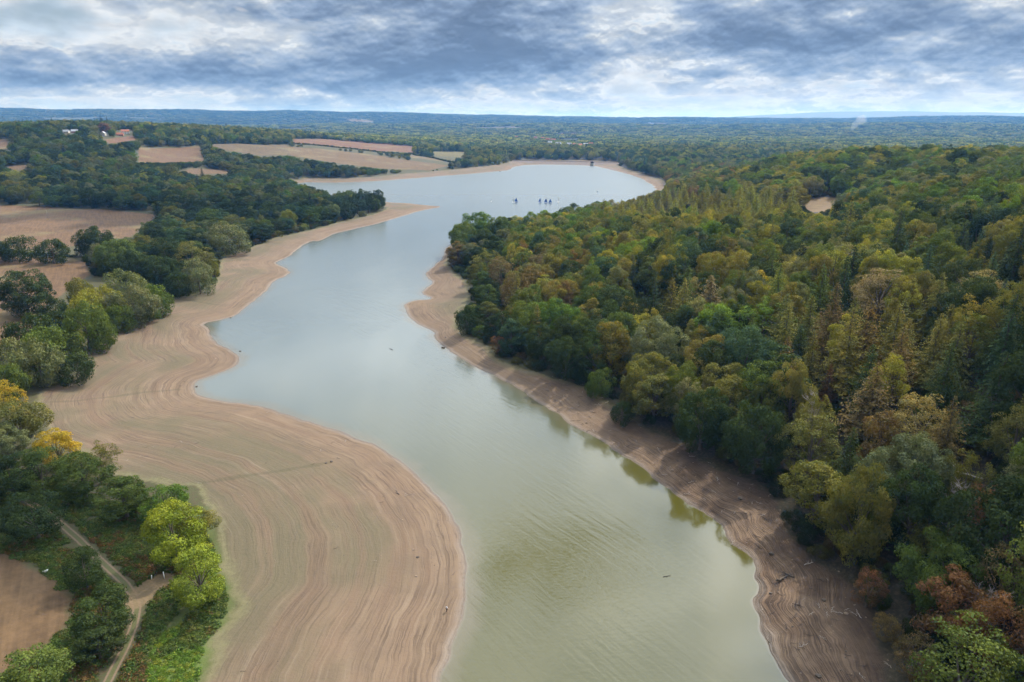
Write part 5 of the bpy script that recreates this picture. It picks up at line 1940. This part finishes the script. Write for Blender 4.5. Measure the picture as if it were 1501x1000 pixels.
sv = [bv[0], bv[1], bv[2], (0, .02, 1.46), bv[14], bv[15], bv[18], bv[19]]
obj('shirt', skin_mesh('shirt', sv, [(0, 1), (1, 2), (2, 3), (2, 4), (4, 5), (2, 6), (6, 7)], [.165, .155, .175, .085, .075, .062, .075, .062], M_SHIRT), person)
tv = [bv[0], bv[6], bv[7], bv[8], bv[10], bv[11], bv[12]]
obj('trousers', skin_mesh('trousers', tv, [(0, 1), (1, 2), (2, 3), (0, 4), (4, 5), (5, 6)], [.16, .115, .082, .06, .115, .082, .06], M_TROUS), person)
hv = [(0, .02, 1.70), (0, .03, 1.78)]
obj('hair', skin_mesh('hair', hv, [(0, 1)], [.105, .08], M_HAIR), person)

# ------------------------------------------------------------------ stones, driftwood, posts
def stone_mesh(seed, mat):
    import bmesh
    bm = bmesh.new()
    bmesh.ops.create_icosphere(bm, subdivisions=2, radius=1)
    r = random.Random(seed)
    o_ = [r.uniform(-1, 1) for _ in range(6)]
    for v in bm.verts:
        k = 1 + .28 * math.sin(v.co.x * 2.3 + o_[0] * 5) * math.cos(v.co.y * 2.7 + o_[1] * 5) + .12 * math.sin(v.co.z * 6 + o_[2] * 5)
        v.co *= k * (1 + r.uniform(-.06, .06))
        v.co.z *= .62
    me = bpy.data.meshes.new('stone')
    bm.to_mesh(me)
    bm.free()
    me.materials.append(mat)
    return me


ST = [(650, 510, 1.5, 'dark lump of rock at the water edge below the pale sand spit', M_ROCK), (653, 495, .8, 'small dark rock on the pale sand spit just above the water edge rock', M_ROCK),
      (352, 515, .9, 'dark stone in the shallows off the near sand point', M_ROCK), (288, 567, .8, 'small dark stone in the shallow bay', M_ROCK), (338, 466, .9, 'dark rock on the sand where the little cove begins', M_ROCK),
      (1131, 812, 1.1, 'dark boulder halfway up the cut bank', M_ROCK), (1085, 731, 1.3, 'dark boulder high on the bank under the trees', M_ROCK), (1130, 870, .7, 'dark stone near the corner of the bank', M_ROCK),
      (1208, 880, .9, 'dark boulder on the bank below the red-brown sapling', M_ROCK), (1200, 992, 1.0, 'dark stone low on the bank at the bottom edge', M_ROCK), (733, 252, 3.2, 'pale rocks on the far sandy shore', M_CLOD),
      (612, 817, .7, 'dark clod on the sand, lower of the pair inside the bend', M_ROCK), (606, 806, .5, 'dark clod on the sand, upper of the pair inside the bend', M_CLOD),
      (590, 763, .5, 'small dark clod on the sand above the pair', M_CLOD), (486, 677, .9, 'dark tuft-like clod at the end of the ditch line', M_ROCK), (478, 679, .7, 'smaller clod beside the one at the ditch end', M_ROCK),
      (610, 845, .5, 'little clod down the sand from the pair', M_CLOD), (1240, 640 + 260, .8, 'stone beside the trees on the muddy bank', M_CLOD),
      (1093, 752, .6, 'brown stone on the bank below the high boulder', M_CLOD), (985, 690, .8, 'brown stone on the shaded bank', M_CLOD), (860, 620, .8, 'brown stone on the bank by the olive water', M_CLOD)]
hs = hit([(s[0], s[1]) for s in ST])
smesh = {}
for k, (s, p) in enumerate(zip(ST, hs)):
    key = (k % 3, s[4].name)
    if key not in smesh:
        smesh[key] = stone_mesh(k % 3 + 3, s[4])
    o = obj('stone', smesh[key], label=s[3], category='stone', group='stones along the shore')
    o.location = (p[0], p[1], p[2] + s[2] * .15)
    o.scale = (s[2] * .6, s[2] * .5, s[2] * .5)
    o.rotation_euler = (0, 0, k * 1.3)


def log(px, py, L, r0, rz, label, name='driftwood_log', mat=M_PALE, branches=2, lift=.0):
    p = hit([(px, py)])[0]
    q = random.Random(int(px * 7 + py))
    t = empty(name, (p[0], p[1], p[2] + r0 * .6 + lift), rz, label=label, category='driftwood')
    pts = [((-L / 2 + L * i / 6, q.gauss(0, .04 * L), q.uniform(-.02, .05) * L * .5), r0 * (1 - .10 * i)) for i in range(7)]
    obj('log', MB().tube([pts]).mesh('log', mat, True), t)
    for k in range(branches):
        s = pts[2 + k * 2][0]
        e = (s[0] + L * .14, s[1] + q.choice((-1, 1)) * L * .2, s[2] + L * q.uniform(.05, .16))
        obj('branch', MB().tube([[(s, r0 * .45), (((s[0] + e[0]) / 2, (s[1] + e[1]) / 2, e[2] * .7), r0 * .3), (e, r0 * .12)]]).mesh('branch', mat, True), t)


log(1148, 848, 4.5, .34, .5, 'dark knotted driftwood heap on the bank', mat=M_ROCK, branches=3)
log(1156, 843, 3.0, .26, 2.2, 'shorter dark trunk crossing behind the driftwood heap', mat=M_ROCK)
log(1187, 826, 3.6, .11, .35, 'pale bleached branch lying on the upper bank')
log(1170, 888, 2.8, .12, 2.6, 'thin dark branch on the bank corner', mat=M_DARK)
log(1258, 900, 3.0, .10, 1.5, 'pale stick standing out below the brown saplings', branches=1)
log(573, 512, 3.4, .14, 2.3, 'dark branch floating in the middle of the lake', mat=M_DARK, branches=1, lift=.05)
log(978, 845, 2.2, .08, .3, 'thin twig floating near the cut bank', mat=M_DARK, branches=1, lift=.05)
log(582, 722, 3.0, .12, 2.0, 'dark branch half buried in the sand slope', mat=M_DARK, branches=1)
log(1400, 735, 9, .22, 2.4, 'pale fallen trunk leaning among the lower wood', branches=3, lift=8.0)


def post(px, py, h, label, lean=0.0, mat=M_RENDER):
    p = hit([(px, py)])[0]
    o = obj('post', MB().tube([[((0, 0, -.3), .13), ((lean, 0, h), .11)]], 8).mesh('post', mat, True), label=label, category='post')
    o.location = tuple(p)


post(241, 848, 1.9, 'tall white gate post under the bright ash')
post(222, 849, 1.1, 'short white post beside the worn patch of the track', .2)
p = hit([(67, 839)])[0]
t_ = empty('water_trough', tuple(p), .4, label='small white trough at the corner of the stubble field', category='trough')
obj('trough_body', MB().box((0, 0, .3), (.9, .45, .4), 0, 1.1).mesh('trough_body', M_RENDER), t_)
obj('trough_rim', MB().box((0, .27, .52), (1.1, .07, .07)).box((0, -.27, .52), (1.1, .07, .07)).box((.52, 0, .52), (.07, .47, .07)).box((-.52, 0, .52), (.07, .47, .07)).mesh('trough_rim', M_RENDER), t_)
p = hit([(70, 320)])[0]
t_ = empty('utility_pole', tuple(p), .2, label='wooden utility pole standing in the upper dry field', category='utility pole')
obj('pole', MB().tube([[((0, 0, -.5), .16), ((0, 0, 9), .11)]], 8).mesh('pole', M_PALE, True), t_)
obj('crossarm', MB().box((0, 0, 8.4), (1.9, .12, .14)).mesh('crossarm', M_PALE), t_)
im = MB().box((0, 0, 0), (.09, .09, .22)).mesh('insulator', M_CONC)
for x in (-.85, 0, .85):
    q = obj('insulator', im, t_)
    q.location = (x, 0, 8.58)

# loose stones, clods and twigs left on the drying mud, too many and too small to name
deb_col = bpy.data.collections.new('debris_kinds')
for i in range(3):
    deb_col.objects.link(bpy.data.objects.new('debris_kind_%02d' % i, stone_mesh(20 + i, (M_CLOD, M_ROCK, M_CLOD)[i])))
q_ = random.Random(2)
for i in range(3):
    pts = [((-1 + 2 * k / 5, q_.gauss(0, .12), .1 + q_.uniform(0, .1)), .06 - .008 * k) for k in range(6)]
    br_ = [((0, 0, .1), .04), ((.5, .45, .25), .015)]
    deb_col.objects.link(bpy.data.objects.new('debris_kind_%02d' % (3 + i), MB().tube([pts, br_], 5).mesh('twig', (M_PALE, M_DARK, M_ROCK)[i])))
g = np.random.default_rng(44)
X = g.uniform(-150, 160, 26000)
Y = g.uniform(95, 620, 26000)
hh, dww, dvv = ground(np.c_[X, Y])
clump = fbm(X / 14, Y / 14, 5, 3)
k = (dww > .3) & (dvv < 1) & (clump + .25 * (X > 15) > .5 + .22 * g.random(len(X))) & ((X > 15) | (g.random(len(X)) < .35))
deb = []
for x, y, z in zip(X[k], Y[k], hh[k]):
    kd = int(g.integers(6))
    sc_ = (g.uniform(.05, .17) if kd < 3 else g.uniform(.35, .9)) * (1.5 if x > 15 else 1)
    deb.append((x, y, z, kd, g.uniform(0, 6.28), sc_, sc_, (1, 1, 1)))
print('debris', len(deb))
instance_mass('shore_debris', deb, deb_col, 'loose stones, clods and twigs left on the drying mud')

# unseen cumulus added above the view, each shading a part of the land below
def cumulus(gx, gy, zc, L, W, seed, label):
    import bmesh
    q = random.Random(seed)
    k = zc / math.tan(SUN_EL)
    t = (gx + k * math.sin(SUN_AZ), gy + k * math.cos(SUN_AZ), zc)
    V, Fc = [], []
    bm = bmesh.new()
    bmesh.ops.create_icosphere(bm, subdivisions=3, radius=1)
    base = np.array([v.co[:] for v in bm.verts])
    fcs = [tuple(v.index for v in f.verts) for f in bm.faces]
    bm.free()
    for i in range(26):
        a, rr = q.uniform(0, 6.28), q.random() ** .6
        c = np.array([rr * L * .8 * math.cos(a), rr * W * .8 * math.sin(a), 0])
        R_c = q.uniform(.22, .42) * W * (1.15 - .5 * rr)
        P_ = base * R_c * np.array([1.25, 1.1, .75])
        n_ = fbm(P_[:, 0] / 14 + i * 9.7, P_[:, 1] / 14 + P_[:, 2] / 11 + i * 3.1, i % 8, 4) - .5
        P_ = P_ * (1 + .7 * n_)[:, None]
        P_[:, 2] = np.where(P_[:, 2] < 0, P_[:, 2] * .35, P_[:, 2])
        b = len(V)
        V += [tuple(p_) for p_ in P_ + c]
        Fc += [tuple(b + j for j in f) for f in fcs]
    me = bpy.data.meshes.new('cloud')
    me.from_pydata(V, [], Fc)
    me.materials.append(M_CLOUD)
    me.polygons.foreach_set('use_smooth', np.ones(len(me.polygons), bool))
    o = obj('shade_clouds', me, kind='stuff', label=label)
    o.location = t


M_CLOUD = plain('cloud', (.9, .9, .92), 1.0, var=.02)
gq_ = pxplane([(1400, 900), (60, 760), (1330, 400)], 8)
cumulus(gq_[0][0] + 22, gq_[0][1] - 5, 760, 78, 46, 1, 'unseen low cloud added to shade the near wood')
cumulus(gq_[1][0] - 18, gq_[1][1] - 8, 780, 52, 34, 2, 'unseen low cloud added to shade the track')
cumulus(520, 500, 900, 130, 75, 3, 'unseen low cloud added to shade the upper wood')
cumulus(-430, 760, 900, 260, 110, 5, 'unseen low cloud added to shade the dry fields')

# thin smoke rising from the far plain
sp3 = hit([(1248, 193)])[0]
m_ = MB().tube([[((0, 0, 0), 8), ((6, 0, 25), 16), ((20, 0, 50), 26), ((45, 0, 75), 34), ((85, 0, 92), 30)]], 12)
sm, N, out = new_mat('smoke')
v_ = N.n('ShaderNodeVolumePrincipled')
v_.inputs['Color'].default_value = (.85, .88, .92, 1)
v_.inputs['Density'].default_value = .007
sm.node_tree.links.new(v_.outputs[0], out.inputs['Volume'])
o = obj('smoke', m_.mesh('smoke', sm), kind='stuff', label='thin pale smoke rising from the far wooded plain')
o.location = tuple(sp3)

# ------------------------------------------------------------------ air
hz = MB().box((0, 12000, 207), (64000, 42000, 426))
hm, N, out = new_mat('haze')
vol = N.n('ShaderNodeVolumePrincipled')
vol.inputs['Color'].default_value = (.13, .36, .80, 1)
vol.inputs['Absorption Color'].default_value = (1, 1, 1, 1)
vol.inputs['Density'].default_value = 6.8e-5
vol.inputs['Anisotropy'].default_value = .2
hm.node_tree.links.new(vol.outputs[0], out.inputs['Volume'])
obj('haze', hz.mesh('haze', hm), kind='stuff', label='blue haze lying over the whole countryside')
print('done')
